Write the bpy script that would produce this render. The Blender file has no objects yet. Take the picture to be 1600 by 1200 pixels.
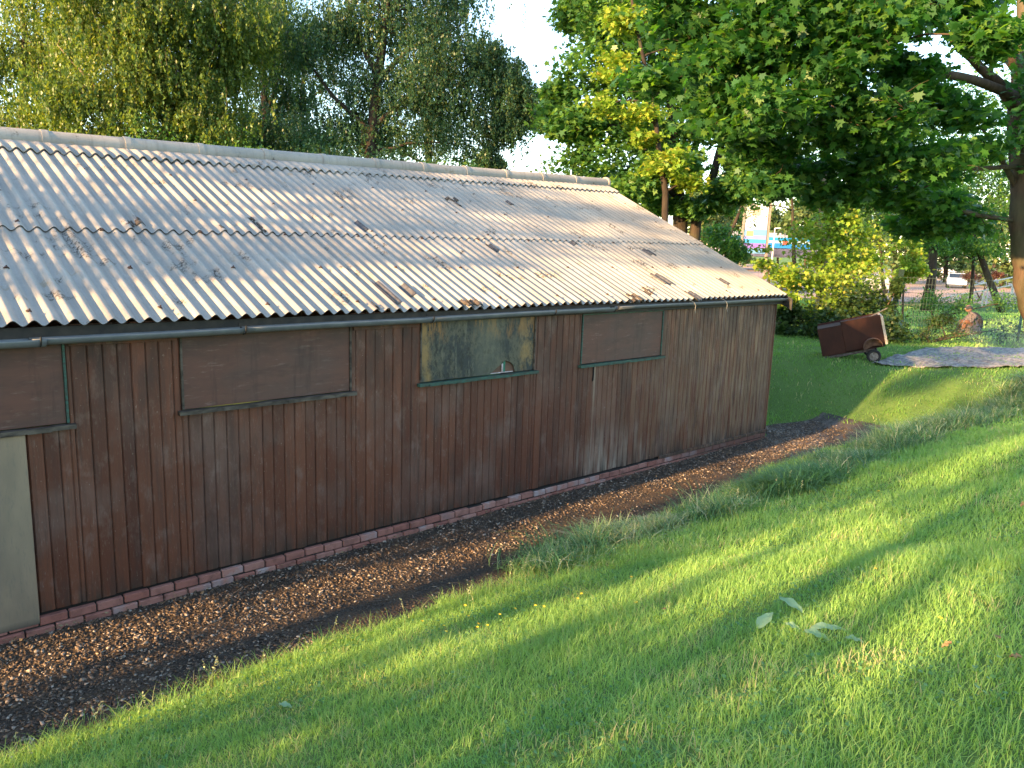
import bpy, bmesh, math, random
import numpy as np
from mathutils import Vector, Matrix, noise as mnoise
rng = np.random.default_rng(7); random.seed(7)
sc = bpy.context.scene
COL = sc.collection
R = math.radians
# ---------------- camera ----------------
F, YAW, PIT, ROLL, CH, CD = 1207.37, .8287, .1785, .0339, 3.4441, 7.2767
fw = np.array([math.cos(YAW)*math.cos(PIT), math.sin(YAW)*math.cos(PIT), -math.sin(PIT)])
rt = np.cross(fw, [0, 0, 1]); rt /= np.linalg.norm(rt); up = np.cross(rt, fw)
_c, _s = math.cos(ROLL), math.sin(ROLL)
rt, up = rt*_c+up*_s, up*_c-rt*_s
CAM = np.array([0, -CD, CH])
cd = bpy.data.cameras.new('camera'); cam = bpy.data.objects.new('camera', cd); COL.objects.link(cam)
cd.sensor_width = 36; cd.lens = 36*F/1600; cd.clip_start = .05; cd.clip_end = 3000
cam.matrix_world = Matrix(((rt[0], up[0], -fw[0], CAM[0]), (rt[1], up[1], -fw[1], CAM[1]), (rt[2], up[2], -fw[2], CAM[2]), (0, 0, 0, 1)))
sc.camera = cam
# ---------------- light ----------------
SEL, SAZ = 16.0, 2.0            # sun elevation; degrees the sun stands behind the shed's long wall
SUN = np.array([-math.cos(R(SEL))*math.cos(R(SAZ)), math.cos(R(SEL))*math.sin(R(SAZ)), math.sin(R(SEL))])
w = bpy.data.worlds.new('World'); sc.world = w; w.use_nodes = True
nt = w.node_tree; bg = nt.nodes['Background']
sky = nt.nodes.new('ShaderNodeTexSky'); sky.sky_type = 'NISHITA'; sky.sun_disc = False
sky.sun_elevation = R(SEL); sky.sun_rotation = math.atan2(SUN[0], SUN[1])
sky.air_density = 1.0; sky.dust_density = .4; sky.ozone_density = 1.0
nt.links.new(sky.outputs[0], bg.inputs[0]); bg.inputs[1].default_value = .15
sl = bpy.data.lights.new('sun', 'SUN'); sl.energy = 5.0; sl.angle = R(.8); sl.color = (1, .62, .28)
so = bpy.data.objects.new('sun', sl); COL.objects.link(so)
so.rotation_euler = Vector(SUN).to_track_quat('Z', 'Y').to_euler()
sc.view_settings.view_transform = 'Standard'; sc.view_settings.look = 'None'
sc.view_settings.exposure = 2.22; sc.view_settings.gamma = 1
sc.cycles.max_bounces = 6; sc.cycles.diffuse_bounces = 4; sc.cycles.transmission_bounces = 4; sc.cycles.transparent_max_bounces = 8

def at(px, py, depth):          # a point of the place, from where the photograph shows it and how far it stands
    return CAM + (fw + rt*(px-800)/F - up*(py-600)/F)*depth
def onz(px, py, z):
    d = fw + rt*(px-800)/F - up*(py-600)/F
    return CAM + d*(z-CH)/d[2]
# ---------------- materials ----------------
class NT:
    def __init__(s, name):
        s.m = bpy.data.materials.new(name); s.m.use_nodes = True; s.t = s.m.node_tree
        s.b = s.t.nodes['Principled BSDF']; s.o = s.t.nodes['Material Output']
        s.tc = s.n('ShaderNodeTexCoord')
    def n(s, k, **kw):
        x = s.t.nodes.new(k)
        for a, v in kw.items(): setattr(x, a, v)
        return x
    def l(s, a, b): s.t.links.new(a, b)
    def noise(s, scale, detail=4, stretch=(1, 1, 1), rough=.55, off=0):
        mp = s.n('ShaderNodeMapping'); s.l(s.tc.outputs['Object'], mp.inputs[0]); mp.inputs[3].default_value = stretch; mp.inputs[1].default_value = (off, off*.7, off*.3)
        t = s.n('ShaderNodeTexNoise'); s.l(mp.outputs[0], t.inputs[0]); t.inputs['Scale'].default_value = scale
        t.inputs['Detail'].default_value = detail; t.inputs['Roughness'].default_value = rough
        return t.outputs[0]
    def ramp(s, fac, a, b, lo=0., hi=1.):
        r = s.n('ShaderNodeMapRange'); s.l(fac, r.inputs[0]); r.inputs[1].default_value = a; r.inputs[2].default_value = b
        r.inputs[3].default_value = lo; r.inputs[4].default_value = hi
        return r.outputs[0]
    def mix(s, fac, a, b):
        m = s.n('ShaderNodeMix', data_type='RGBA')
        for v, i in ((fac, 0), (a, 6), (b, 7)):
            if isinstance(v, (int, float)): m.inputs[i].default_value = v
            elif isinstance(v, tuple): m.inputs[i].default_value = (*v, 1)
            else: s.l(v, m.inputs[i])
        return m.outputs[2]
    def math(s, op, a, b=0.):
        m = s.n('ShaderNodeMath', operation=op)
        for v, i in ((a, 0), (b, 1)):
            if isinstance(v, (int, float)): m.inputs[i].default_value = v
            else: s.l(v, m.inputs[i])
        return m.outputs[0]
    def attr(s, nm):
        a = s.n('ShaderNodeAttribute', attribute_name=nm); return a.outputs['Fac']
    def sep(s):
        x = s.n('ShaderNodeSeparateXYZ'); s.l(s.tc.outputs['Object'], x.inputs[0]); return x.outputs
    def col(s, c):
        if isinstance(c, tuple): s.b.inputs['Base Color'].default_value = (*c, 1)
        else: s.l(c, s.b.inputs['Base Color'])
        return s
    def rough(s, r, spec=.3):
        if isinstance(r, (int, float)): s.b.inputs['Roughness'].default_value = r
        else: s.l(r, s.b.inputs['Roughness'])
        s.b.inputs['Specular IOR Level'].default_value = spec
        return s
    def bump(s, h, st=.3, d=.01):
        b = s.n('ShaderNodeBump'); s.l(h, b.inputs['Height']); b.inputs['Strength'].default_value = st; b.inputs['Distance'].default_value = d
        s.l(b.outputs[0], s.b.inputs['Normal']); return s

def plain(name, c1, c2=None, scale=8, rough=.8, spec=.3, bump=.2, stretch=(1, 1, 1), metal=0):
    t = NT(name); n = t.noise(scale, 5, stretch)
    c2 = c2 or tuple(x*.7 for x in c1)
    t.col(t.mix(t.ramp(n, .35, .65), c1, c2)).rough(rough, spec)
    if bump: t.bump(n, bump, .005)
    t.b.inputs['Metallic'].default_value = metal
    return t.m

def leafmat(name, cols, trans=.45, tcol=None, gloss=.45, big=.35, base=0):
    """cols: three greens; each leaf picks one by its own random number"""
    t = NT(name); r = t.attr('rnd')
    cr = t.n('ShaderNodeValToRGB'); t.l(r, cr.inputs[0])
    e = cr.color_ramp.elements; e[0].color = (*cols[0], 1); e[1].color = (*cols[-1], 1)
    for i, c in enumerate(cols[1:-1]):
        q = e.new((i+1)/(len(cols)-1)); q.color = (*c, 1)
    n = t.noise(big, 2)
    c = t.mix(t.ramp(n, .4, .65, 0, .5), cr.outputs[0], cols[base])
    t.col(c).rough(gloss, .35)
    tr = t.n('ShaderNodeBsdfTranslucent')
    hs = t.n('ShaderNodeMix', data_type='RGBA', blend_type='MULTIPLY'); hs.inputs[0].default_value = 1
    t.l(c, hs.inputs[6]); hs.inputs[7].default_value = (*(tcol or (1.6, 1.5, .6)), 1)
    t.l(hs.outputs[2], tr.inputs[0])
    mx = t.n('ShaderNodeMixShader'); mx.inputs[0].default_value = trans
    t.l(t.b.outputs[0], mx.inputs[1]); t.l(tr.outputs[0], mx.inputs[2]); t.l(mx.outputs[0], t.o.inputs[0])
    return t.m

# ---------------- object helpers ----------------
def tag(o, label=None, cat=None, group=None, kind=None):
    for k, v in (('label', label), ('category', cat), ('group', group), ('kind', kind)):
        if v: o[k] = v
    return o
def thing(name, loc, label, cat, group=None):
    o = bpy.data.objects.new(name, None); COL.objects.link(o); o.location = loc; o.empty_display_size = .2
    return tag(o, label, cat, group)
def place(o, parent):
    if parent is not None:
        o.parent = parent
def origin_of(parent):
    v = np.zeros(3)
    while parent is not None:
        v += np.array(parent.location); parent = parent.parent
    return v
def npmesh(name, V, Fs, mat, parent=None, rnd=None, smooth=False, mats=None, midx=None):
    """Fs: array (M,k) or list of such arrays"""
    if not isinstance(Fs, list): Fs = [Fs]
    V = np.asarray(V, dtype=np.float64) - origin_of(parent)
    me = bpy.data.meshes.new(name)
    me.vertices.add(len(V)); me.vertices.foreach_set('co', V.astype(np.float32).ravel())
    idx = np.concatenate([f.ravel() for f in Fs]).astype(np.int32)
    tot = np.concatenate([np.full(len(f), f.shape[1]) for f in Fs])
    st = np.concatenate([[0], np.cumsum(tot)[:-1]]).astype(np.int32)
    me.loops.add(len(idx)); me.loops.foreach_set('vertex_index', idx)
    me.polygons.add(len(tot)); me.polygons.foreach_set('loop_start', st)
    if rnd is not None:
        a = me.attributes.new('rnd', 'FLOAT', 'FACE'); a.data.foreach_set('value', np.asarray(rnd, dtype=np.float32))
    me.update(calc_edges=True)
    if smooth: me.polygons.foreach_set('use_smooth', np.ones(len(tot), dtype=bool))
    for m in (mats or [mat]): me.materials.append(m)
    if midx is not None: me.polygons.foreach_set('material_index', np.asarray(midx, dtype=np.int32))
    me.validate()
    o = bpy.data.objects.new(name, me); COL.objects.link(o); place(o, parent)
    return o

class MB:
    """collects shapes, builds ONE mesh object"""
    def __init__(s): s.V = []; s.F = []; s.r = []; s.k = 0
    def add(s, V, Fc, r=None):
        V = np.asarray(V, float); s.V.append(V)
        if r is None: r = rng.random()
        for f in Fc: s.F.append([i+s.k for i in f]); s.r.append(r)
        s.k += len(V)
    def box(s, a, b, bev=0, M=None, r=None):
        (x0, y0, z0), (x1, y1, z1) = a, b
        if bev:
            v = []
            for sx in (0, 1):
                for sy in (0, 1):
                    for sz in (0, 1):
                        p = [(x0, x1)[sx], (y0, y1)[sy], (z0, z1)[sz]]
                        d = [(1, -1)[sx]*bev, (1, -1)[sy]*bev, (1, -1)[sz]*bev]
                        for ax in range(3):
                            q = [p[i]+(0 if i == ax else d[i]) for i in range(3)]; v.append(q)
            bm = bmesh.new(); [bm.verts.new(q) for q in v]; bmesh.ops.convex_hull(bm, input=bm.verts)
            bm.verts.index_update(); V = [tuple(q.co) for q in bm.verts]; Fc = [[q.index for q in f.verts] for f in bm.faces]; bm.free()
        else:
            V = [(x, y, z) for x in (x0, x1) for y in (y0, y1) for z in (z0, z1)]
            Fc = [(0, 1, 3, 2), (4, 6, 7, 5), (0, 4, 5, 1), (2, 3, 7, 6), (0, 2, 6, 4), (1, 5, 7, 3)]
        V = np.array(V, float)
        if M is not None: V = V@M[0].T+M[1]
        s.add(V, Fc, r); return s
    def tube(s, pts, rad, n=6, cap=True, r=None):
        pts = np.array(pts, float); rad = np.broadcast_to(rad, len(pts)); V = []; ref = None
        for i, p in enumerate(pts):
            t = pts[min(i+1, len(pts)-1)]-pts[max(i-1, 0)]; t /= (np.linalg.norm(t)+1e-9)
            if ref is None: ref = np.array([0, 0, 1.]) if abs(t[2]) < .8 else np.array([1., 0, 0])
            u = ref-t*(ref@t); u /= np.linalg.norm(u)+1e-9; ref = u; v = np.cross(t, u)
            for k in range(n):
                a = 2*math.pi*k/n; V.append(p+rad[i]*(math.cos(a)*u+math.sin(a)*v))
        Fc = [(i*n+k, i*n+(k+1) % n, (i+1)*n+(k+1) % n, (i+1)*n+k) for i in range(len(pts)-1) for k in range(n)]
        if cap: Fc += [tuple(range(n))[::-1], tuple((len(pts)-1)*n+k for k in range(n))]
        s.add(V, Fc, r); return s
    def build(s, name, mat, parent=None, smooth=False, bevel=0):
        V = np.concatenate(s.V)-origin_of(parent)
        me = bpy.data.meshes.new(name); me.from_pydata(V.tolist(), [], s.F)
        a = me.attributes.new('rnd', 'FLOAT', 'FACE'); a.data.foreach_set('value', np.array(s.r, dtype=np.float32))
        bm = bmesh.new(); bm.from_mesh(me); bmesh.ops.recalc_face_normals(bm, faces=bm.faces); bm.to_mesh(me); bm.free()
        if smooth: me.polygons.foreach_set('use_smooth', np.ones(len(me.polygons), dtype=bool))
        me.materials.append(mat)
        o = bpy.data.objects.new(name, me); COL.objects.link(o); place(o, parent)
        if bevel:
            b = o.modifiers.new('b', 'BEVEL'); b.width = bevel; b.segments = 2; b.limit_method = 'ANGLE'
        return o
def copy_tree(o, parent=None):
    c = o.copy(); COL.objects.link(c); c.parent = parent
    for ch in o.children: copy_tree(ch, c)
    return c
def sst(x, a, b):
    t = np.clip((x-a)/(b-a), 0, 1); return t*t*(3-2*t)
# cheap vectorised value noise
_NT = rng.random((64, 64))
def vn(x, y):
    x = np.asarray(x, float); y = np.asarray(y, float)
    xi = np.floor(x).astype(int); yi = np.floor(y).astype(int); fx = x-xi; fy = y-yi
    fx = fx*fx*(3-2*fx); fy = fy*fy*(3-2*fy)
    g = lambda a, b: _NT[a % 64, b % 64]
    return (g(xi, yi)*(1-fx)+g(xi+1, yi)*fx)*(1-fy)+(g(xi, yi+1)*(1-fx)+g(xi+1, yi+1)*fx)*fy
def fbm(x, y): return (vn(x, y)+.5*vn(x*2.1+5, y*2.1+9)+.25*vn(x*4.3+1, y*4.3+3))/1.75

# ================= GROUND =================
def foot(x): return -1.72+.5*sst(x, 6, 12)+.12*(vn(x*.9, 3.3)-.5)     # where the bank starts
def gz(x, y):
    x = np.asarray(x, float); y = np.asarray(y, float)
    a = np.clip(foot(x)-y, 0, 5.6)
    A = .335*a+.05*np.sin(np.clip(a, 0, .6)/.6*math.pi/2)*(a > 0)
    xs = 14.35-.15*np.clip(y, -3, 8)
    B = .95*sst(x, xs, xs+4.2)
    m = np.maximum(A, B)
    bumps = (fbm(x*.8, y*.8)-.5)*.12*np.clip(m*2, 0, 1)
    far = sst(x, 30, 50)
    m = m*(1-.35*far)+.0*far
    m = np.where(y > 9.5, np.maximum(m, .25*sst(y, 9.5, 14)), m)
    rise = .9*sst(y, 2, -10)*sst(x, 32, 42)+.25*sst(y, 12, 0)*sst(x, 30, 40)
    return m+bumps*(1-far)+rise*(1-sst(x, 60, 75))
def grid(xs, ys, zf, dz=0):
    X, Y = np.meshgrid(xs, ys, indexing='ij'); Z = zf(X, Y)+dz
    V = np.stack([X, Y, Z], -1).reshape(-1, 3); n, m = X.shape
    i = np.arange(n-1)[:, None]*m+np.arange(m-1)[None]
    Fc = np.stack([i, i+m, i+m+1, i+1], -1).reshape(-1, 4)
    return V, Fc
xs = np.concatenate([[-1200, -500, -200, -90, -50, -30, -20, -14, -10, -7, -5], np.arange(-4, 24, .12), np.arange(24, 50, .5), [52, 56, 60, 66, 72, 80, 90, 100, 130, 180, 260, 400, 700, 1500]])
ys = np.concatenate([[-1200, -500, -200, -90, -50, -30, -20, -15, -12], np.arange(-10, 6, .12), np.arange(6, 16, .5), [17, 19, 22, 26, 32, 40, 50, 70, 100, 160, 260, 500, 1500]])
V, Fc = grid(xs, ys, gz)
t = NT('lawn_soil'); n1 = t.noise(.7, 4); n2 = t.noise(30, 4)
c = t.mix(t.ramp(n1, .35, .65), (.10, .18, .04), (.13, .21, .055)); c = t.mix(t.ramp(n2, .5, .75, 0, .55), c, (.05, .042, .022))
t.col(c).rough(.95, .1).bump(n2, .8, .03)
tag(npmesh('ground', V, Fc, t.m, smooth=True), kind='structure')

# gravel path along the wall
t = NT('wet_gravel'); n1 = t.noise(2.2, 4, (1, 2.2, 1)); n2 = t.noise(45, 3); v = t.n('ShaderNodeTexVoronoi'); t.l(t.tc.outputs['Object'], v.inputs[0]); v.inputs['Scale'].default_value = 34
c = t.mix(t.ramp(n1, .42, .62), (.032, .024, .016), (.075, .050, .030)); c = t.mix(t.ramp(n2, .45, .7, 0, .6), c, (.10, .08, .062))
t.col(c).rough(t.ramp(n1, .4, .62, .75, .38), .4).bump(t.math('ADD', n2, v.outputs[0]), .7, .02)
gx = np.concatenate([np.arange(-4, 15.6, .06)])
vv = np.linspace(0, 1, 34)
def gravel_w(x, u):
    far = np.where(x > 13.6, .35*sst(x, 13.6, 15.3), 0)
    y0 = .03-0*x; y1 = foot(x)-.16+.26*(fbm(x*2.6, x*0+8)-.5)
    y0 = np.where(x > 13.3, .03+.45*sst(x, 13.3, 14.0)*(1-sst(x, 14.3, 15.3)), y0)
    return y0+(y1-y0)*u
X = gx[:, None]+0*vv[None]; Y = gravel_w(X, vv[None])
XX = X
edge = np.minimum(vv, 1-vv)[None]
Z = gz(X, Y)+.004+.045*(fbm(X*1.6, Y*1.6)-.42)*np.clip(edge*8, 0, 1)+.02*(fbm(X*7, Y*7)-.5)*np.clip(edge*8, 0, 1)
Z = np.where(X > 13.4, Z, Z)
Z = np.maximum(Z, gz(X, Y)+.004)
Vg = np.stack([X, Y, Z], -1).reshape(-1, 3); n, m = X.shape
i = np.arange(n-1)[:, None]*m+np.arange(m-1)[None]
tag(npmesh('gravel_path', Vg, np.stack([i, i+1, i+m+1, i+m], -1).reshape(-1, 4), t.m, smooth=True), kind='structure')

def scatter_mesh(name, protos, P, S, Mx, mat, rnd, parent=None, smooth=False):
    """protos: list of (V,F[k-gon array]); P positions, S scale (N,) or (N,3), Mx (N,3,3)"""
    Vs, Fs, rs, off = [], [], [], 0
    pid = rng.integers(0, len(protos), len(P))
    for k, (pv, pf) in enumerate(protos):
        q = np.where(pid == k)[0]
        if not len(q): continue
        s = S[q] if S.ndim == 2 else S[q][:, None]
        v = np.einsum('nij,nvj->nvi', Mx[q], pv[None]*s[:, None, :])+P[q][:, None, :]
        f = pf[None]+(np.arange(len(q))*len(pv))[:, None, None]+off
        Vs.append(v.reshape(-1, 3)); Fs.append(f.reshape(-1, pf.shape[1])); rs.append(np.repeat(rnd[q], len(pf))); off += len(q)*len(pv)
    return npmesh(name, np.concatenate(Vs), Fs, mat, parent, np.concatenate(rs), smooth)
def rotm(yaw, pitch, roll):
    cy, sy, cp, sp, cr, sr = np.cos(yaw), np.sin(yaw), np.cos(pitch), np.sin(pitch), np.cos(roll), np.sin(roll)
    z = 0*yaw; o = z+1
    A = np.stack([cy, -sy, z, sy, cy, z, z, z, o], -1).reshape(-1, 3, 3)
    B = np.stack([cp, z, sp, z, o, z, -sp, z, cp], -1).reshape(-1, 3, 3)
    C = np.stack([o, z, z, z, cr, -sr, z, sr, cr], -1).reshape(-1, 3, 3)
    return A@B@C
def hull_proto(n, flat=.6):
    d = rng.normal(size=(n, 3)); d /= np.linalg.norm(d, axis=1)[:, None]; d *= rng.uniform(.75, 1.1, (n, 1)); d[:, 2] *= flat; d[:, 1] *= rng.uniform(.6, 1)
    bm = bmesh.new(); [bm.verts.new(q) for q in d]; r = bmesh.ops.convex_hull(bm, input=bm.verts)
    bmesh.ops.delete(bm, geom=[g for g in r['geom_interior'] if isinstance(g, bmesh.types.BMVert)], context='VERTS')
    bmesh.ops.triangulate(bm, faces=bm.faces); bm.verts.index_update()
    V = np.array([q.co for q in bm.verts]); Fc = np.array([[q.index for q in f.verts] for f in bm.faces]); bm.free()
    return V, Fc
stp = [hull_proto(10, f) for f in (.3, .35, .5, .4, .35, .25)]
N = 40000
sx = rng.random(N)**1.35*15.2-.1; su = rng.random(N); sy = gravel_w(sx, .02+.96*su)
mud = np.clip(sst(fbm(sx*.8, sy*2.2), .47, .6)*sst(sy, -.4, -1.0)+sst(fbm(sx*1.1+4, sy*2.5), .36, .5)*sst(sy, -1.0, -1.3)*sst(sx, 1.6, 2.6), 0, 1)          # muddy lane with fewer stones
keep = rng.random(N) > mud*.9
sx, sy, su = sx[keep], sy[keep], su[keep]; N = len(sx)
ss = np.exp(rng.normal(-4.18, .42, N)); ss = np.clip(ss, .006, .034)
P = np.stack([sx, sy, gz(sx, sy)+.004+np.maximum(0, .045*(fbm(sx*1.6, sy*1.6)-.42))+ss*.18], -1)
t = NT('stones'); r = t.attr('rnd'); cr = t.n('ShaderNodeValToRGB'); t.l(r, cr.inputs[0]); e = cr.color_ramp.elements
e[0].color = (.045, .035, .027, 1); e[1].color = (.40, .34, .28, 1)
for ps, cc in ((.4, (.065, .047, .034, 1)), (.75, (.16, .11, .075, 1)), (.9, (.24, .20, .155, 1))):
    q = e.new(ps); q.color = cc
t.col(cr.outputs[0]).rough(.62, .4)
o = scatter_mesh('gravel', stp, P, ss, rotm(rng.random(N)*6.3, rng.normal(0, .3, N), rng.normal(0, .3, N)), t.m, rng.random(N))
tag(o, 'loose brown and grey gravel stones over the path beside the shed', 'gravel', kind='stuff')

nl_ = 900; lx = rng.random(nl_)**1.2*15; ly = gravel_w(lx, np.where(rng.random(nl_) < .5, rng.random(nl_)*.12, rng.random(nl_)))
o = scatter_mesh('leaf_litter', [(np.array([(-.5, 0, .05), (-.1, .32, 0), (.5, 0, .08), (-.1, -.32, .02)]), np.array([[0, 3, 2, 1]])), (np.array([(-1.6, -.03, 0), (-1.6, .03, 0.03), (1.6, .05, .1), (1.6, -.02, .08)]), np.array([[0, 3, 2, 1]]))], np.stack([lx, ly, gz(lx, ly)+.035+.02*rng.random(nl_)], -1), rng.uniform(.02, .045, nl_), rotm(rng.random(nl_)*6.28, rng.normal(0, .25, nl_), rng.normal(0, .3, nl_)), plain('dead_leaf', (.16, .09, .045), (.30, .22, .12), 20), rng.random(nl_))
tag(o, 'dead leaves and twigs scattered over the gravel', 'leaf litter', kind='stuff')
# far ground surfaces
car_park = plain('pinkish_tarmac', (.32, .22, .17), (.40, .28, .22), 3, .8, .3, .1)
def sheet(name, pts, mat, dz=.004, kind='structure', nx=14):
    # quad patch that follows the ground
    a, b, c_, d = [np.array(p, float) for p in pts]; u = np.linspace(0, 1, nx)[:, None, None]; v_ = np.linspace(0, 1, nx)[None, :, None]
    Pq = (a*(1-u)+b*u)*(1-v_)+(d*(1-u)+c_*u)*v_
    Z = gz(Pq[..., 0], Pq[..., 1])+dz
    Vq = np.concatenate([Pq[..., :2], Z[..., None]], -1).reshape(-1, 3)
    i = np.arange(nx-1)[:, None]*nx+np.arange(nx-1)[None]
    return tag(npmesh(name, Vq, np.stack([i, i+nx, i+nx+1, i+1], -1).reshape(-1, 4), mat), kind=kind)
# ================= GRASS =================
def blades(name, P, H, W, lean, mat, label, kind='stuff', bend=.5, rndv=None, cat='grass'):
    n = len(P); az = rng.random(n)*6.283; d = np.stack([np.cos(az), np.sin(az), 0*az], -1)
    s = np.stack([-np.sin(az), np.cos(az), 0*az], -1)
    tw = rng.normal(0, .5, n); s = s*np.cos(tw)[:, None]+d*np.sin(tw)[:, None]
    L = lean*(.4+rng.random(n)*1.2)
    ts = np.array([0, .4, .75, 1.])
    C = [P+d*(H*L*(t_**1.8))[:, None]+np.array([0, 0, 1.])*(H*(t_-bend*L*t_**2.6))[:, None] for t_ in ts]
    wd = [1, .9, .55]
    V = []
    for k in range(3): V += [C[k]-s*(W*wd[k]/2)[:, None], C[k]+s*(W*wd[k]/2)[:, None]]
    V.append(C[3]); V = np.stack(V, 1).reshape(-1, 3)
    b = np.arange(n)[:, None]*7
    Q = np.concatenate([b+np.array([0, 1, 3, 2]), b+np.array([2, 3, 5, 4])], 1).reshape(-1, 4); T = b+np.array([4, 5, 6])
    rr = rng.random(n) if rndv is None else rndv
    return tag(npmesh(name, V, [Q, T], mat, None, np.concatenate([np.repeat(rr, 2), rr])), label, cat, kind=kind)
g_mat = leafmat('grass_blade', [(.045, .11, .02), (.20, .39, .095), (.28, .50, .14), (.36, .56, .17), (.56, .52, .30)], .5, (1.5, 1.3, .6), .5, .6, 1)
g_tall = leafmat('tall_grass_blade', [(.055, .15, .055), (.12, .26, .085), (.19, .36, .11), (.36, .44, .17), (.62, .57, .36)], .25, (1.4, 1.4, .7), .5, .9)
def on_path(x, y):
    return (x < 15.3) & (y < gravel_w(x, 0.)+.02) & (y > gravel_w(x, 1.)+.05+.16*(vn(x*6, y*6)-.5))
def in_shed(x, y): return (x > -5) & (x < 13.55) & (y > -.1) & (y < 9.3)
def lawn_pts(n, x0, x1, y0, y1):
    x = rng.uniform(x0, x1, n); y = rng.uniform(y0, y1, n); k = ~(on_path(x, y) | in_shed(x, y)); return x[k], y[k]
sets = []
for n, (x0, x1, y0, y1), h, wd in ((170000, (-.2, 6.2, -7.3, -1.5), .075, .0042), (120000, (5.5, 13, -7.5, -1.0), .085, .0065), (75000, (12, 26, -9, 8), .08, .012), (34000, (24, 46, -14, 20), .10, .03)):
    x, y = lawn_pts(n, x0, x1, y0, y1)
    dd = np.hypot(x, y+CD); k = dd > .9; x, y = x[k], y[k]
    pat = fbm(x*1.3, y*1.3); pat2 = fbm(x*3.1+7, y*3.1)
    tarpm = np.ones(len(x), bool)
    thin = rng.random(len(x)) < .35+1.3*pat2
    x, y, pat, pat2 = x[thin], y[thin], pat[thin], pat2[thin]
    H = h*(.30+1.45*pat)*(.5+.9*rng.random(len(x)))*np.where(x > 24, 1, 1)
    ef = np.clip((y-foot(x)+.5)/.45, 0, 1)*(y < 0)*(x < 13); H = H*(1+ef*.7)
    rr = np.clip(.24+rng.random(len(x))*.50+.30*(pat-.3), 0.16, .93); lw = sst(x, 12.5, 14.5)*sst(y, -3.2, -1.8); rr = rr*(1-.68*lw*(x < 24)); dry = rng.random(len(x)) < .02+.22*(pat2 < .36); rr[dry] = 1  # blades past the shed's end are darker: lawn shade put in their colour
    sets.append((np.stack([x, y, gz(x, y)-.006], -1), H, wd*(.6+.8*rng.random(len(x))), rr))
Pg, Hg, Wg, Rg = [np.concatenate([s[i] for s in sets]) for i in range(4)]
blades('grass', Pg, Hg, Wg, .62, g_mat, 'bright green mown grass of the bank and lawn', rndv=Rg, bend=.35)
# the long unmown strip at the foot of the bank
n = 30000; bx = rng.uniform(5.2, 19, n); mid = np.interp(bx, [5, 6.4, 8, 10, 13, 16, 19], [-1.85, -2.0, -2.45, -2.55, -2.7, -3.0, -3.1])
by = mid+rng.normal(0, .26, n)
cl = fbm(bx*1.7, by*1.7); k = rng.random(n) < np.clip((cl-.3)*3.2, .05, 1); bx, by, cl = bx[k], by[k], cl[k]
clx = np.array([(8.9, -2.72, .42), (9.35, -2.78, .38), (6.5, -2.05, .3), (7.0, -2.15, .25), (12, -2.85, .3), (15.5, -2.9, .3), (10.6, -2.8, .28)])
ex = [np.stack([rng.normal(a, .19, 1500), rng.normal(b, .15, 1500), np.full(1500, h_)], -1) for a, b, h_ in clx]; ex = np.concatenate(ex)
bx2 = np.concatenate([bx, ex[:, 0]]); by2 = np.concatenate([by, ex[:, 1]]); hh = np.concatenate([.17+.28*(cl-.3)/.4, ex[:, 2]])*(.6+.6*rng.random(len(bx2)))
blue = np.hypot(bx2-9.1, (by2+2.75)) < .6
rr = np.clip(rng.random(len(bx2))**1.3, 0, 1); rr[blue] *= .45
pale = np.hypot(bx2-6.7, (by2+2.1)) < .55; rr[pale] = .55+.45*rr[pale]
blades('long_grass', np.stack([bx2, by2, gz(bx2, by2)-.01], -1), hh, .0095*(.6+.8*rng.random(len(bx2))), .95, g_tall, 'long unmown tufts of grass along the foot of the bank', rndv=rr, bend=.5)
# clover and small weeds
kx = rng.uniform(0, 9, 15000); ky = rng.uniform(-7, -1.9, 15000); kk = (fbm(kx*1.4+3, ky*1.4+6) > .56) & (ky < foot(kx)-.1); kx, ky = kx[kk], ky[kk]; nk = len(kx)
o = scatter_mesh('clover', [(np.array([(-.5, 0, 0), (-.2, .4, -.03), (.3, .36, -.03), (.5, 0, 0), (.3, -.36, -.03), (-.2, -.4, -.03)]), np.array([[0, 5, 4, 3, 2, 1]]))], np.stack([kx, ky, gz(kx, ky)+rng.uniform(.025, .06, nk)], -1), rng.uniform(.012, .026, nk), rotm(rng.random(nk)*6.28, rng.normal(0, .35, nk), rng.normal(0, .35, nk)), leafmat('clover_leaf', [(.08, .20, .06), (.12, .27, .08), (.18, .33, .12)], .35, (1.3, 1.3, .6), .5, 1), rng.random(nk)); tag(o, 'patches of clover and small broad leaved weeds in the bank grass', 'clover', kind='stuff')
# wisps hanging over the gravel edge
wx = rng.uniform(.2, 7.5, 2600); wy = foot(wx)-.02-np.abs(rng.normal(0, .13, 2600)); wk = fbm(wx*3, wy*3) > .42; wx, wy = wx[wk], wy[wk]
blades('edge_grass', np.stack([wx, wy, gz(wx, wy)-.005], -1), rng.uniform(.08, .22, len(wx)), .0045*(.6+.8*rng.random(len(wx))), .8, g_mat, 'thin longer grass wisps along the edge of the gravel', rndv=np.clip(rng.random(len(wx)), .2, 1), bend=.45)
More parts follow.
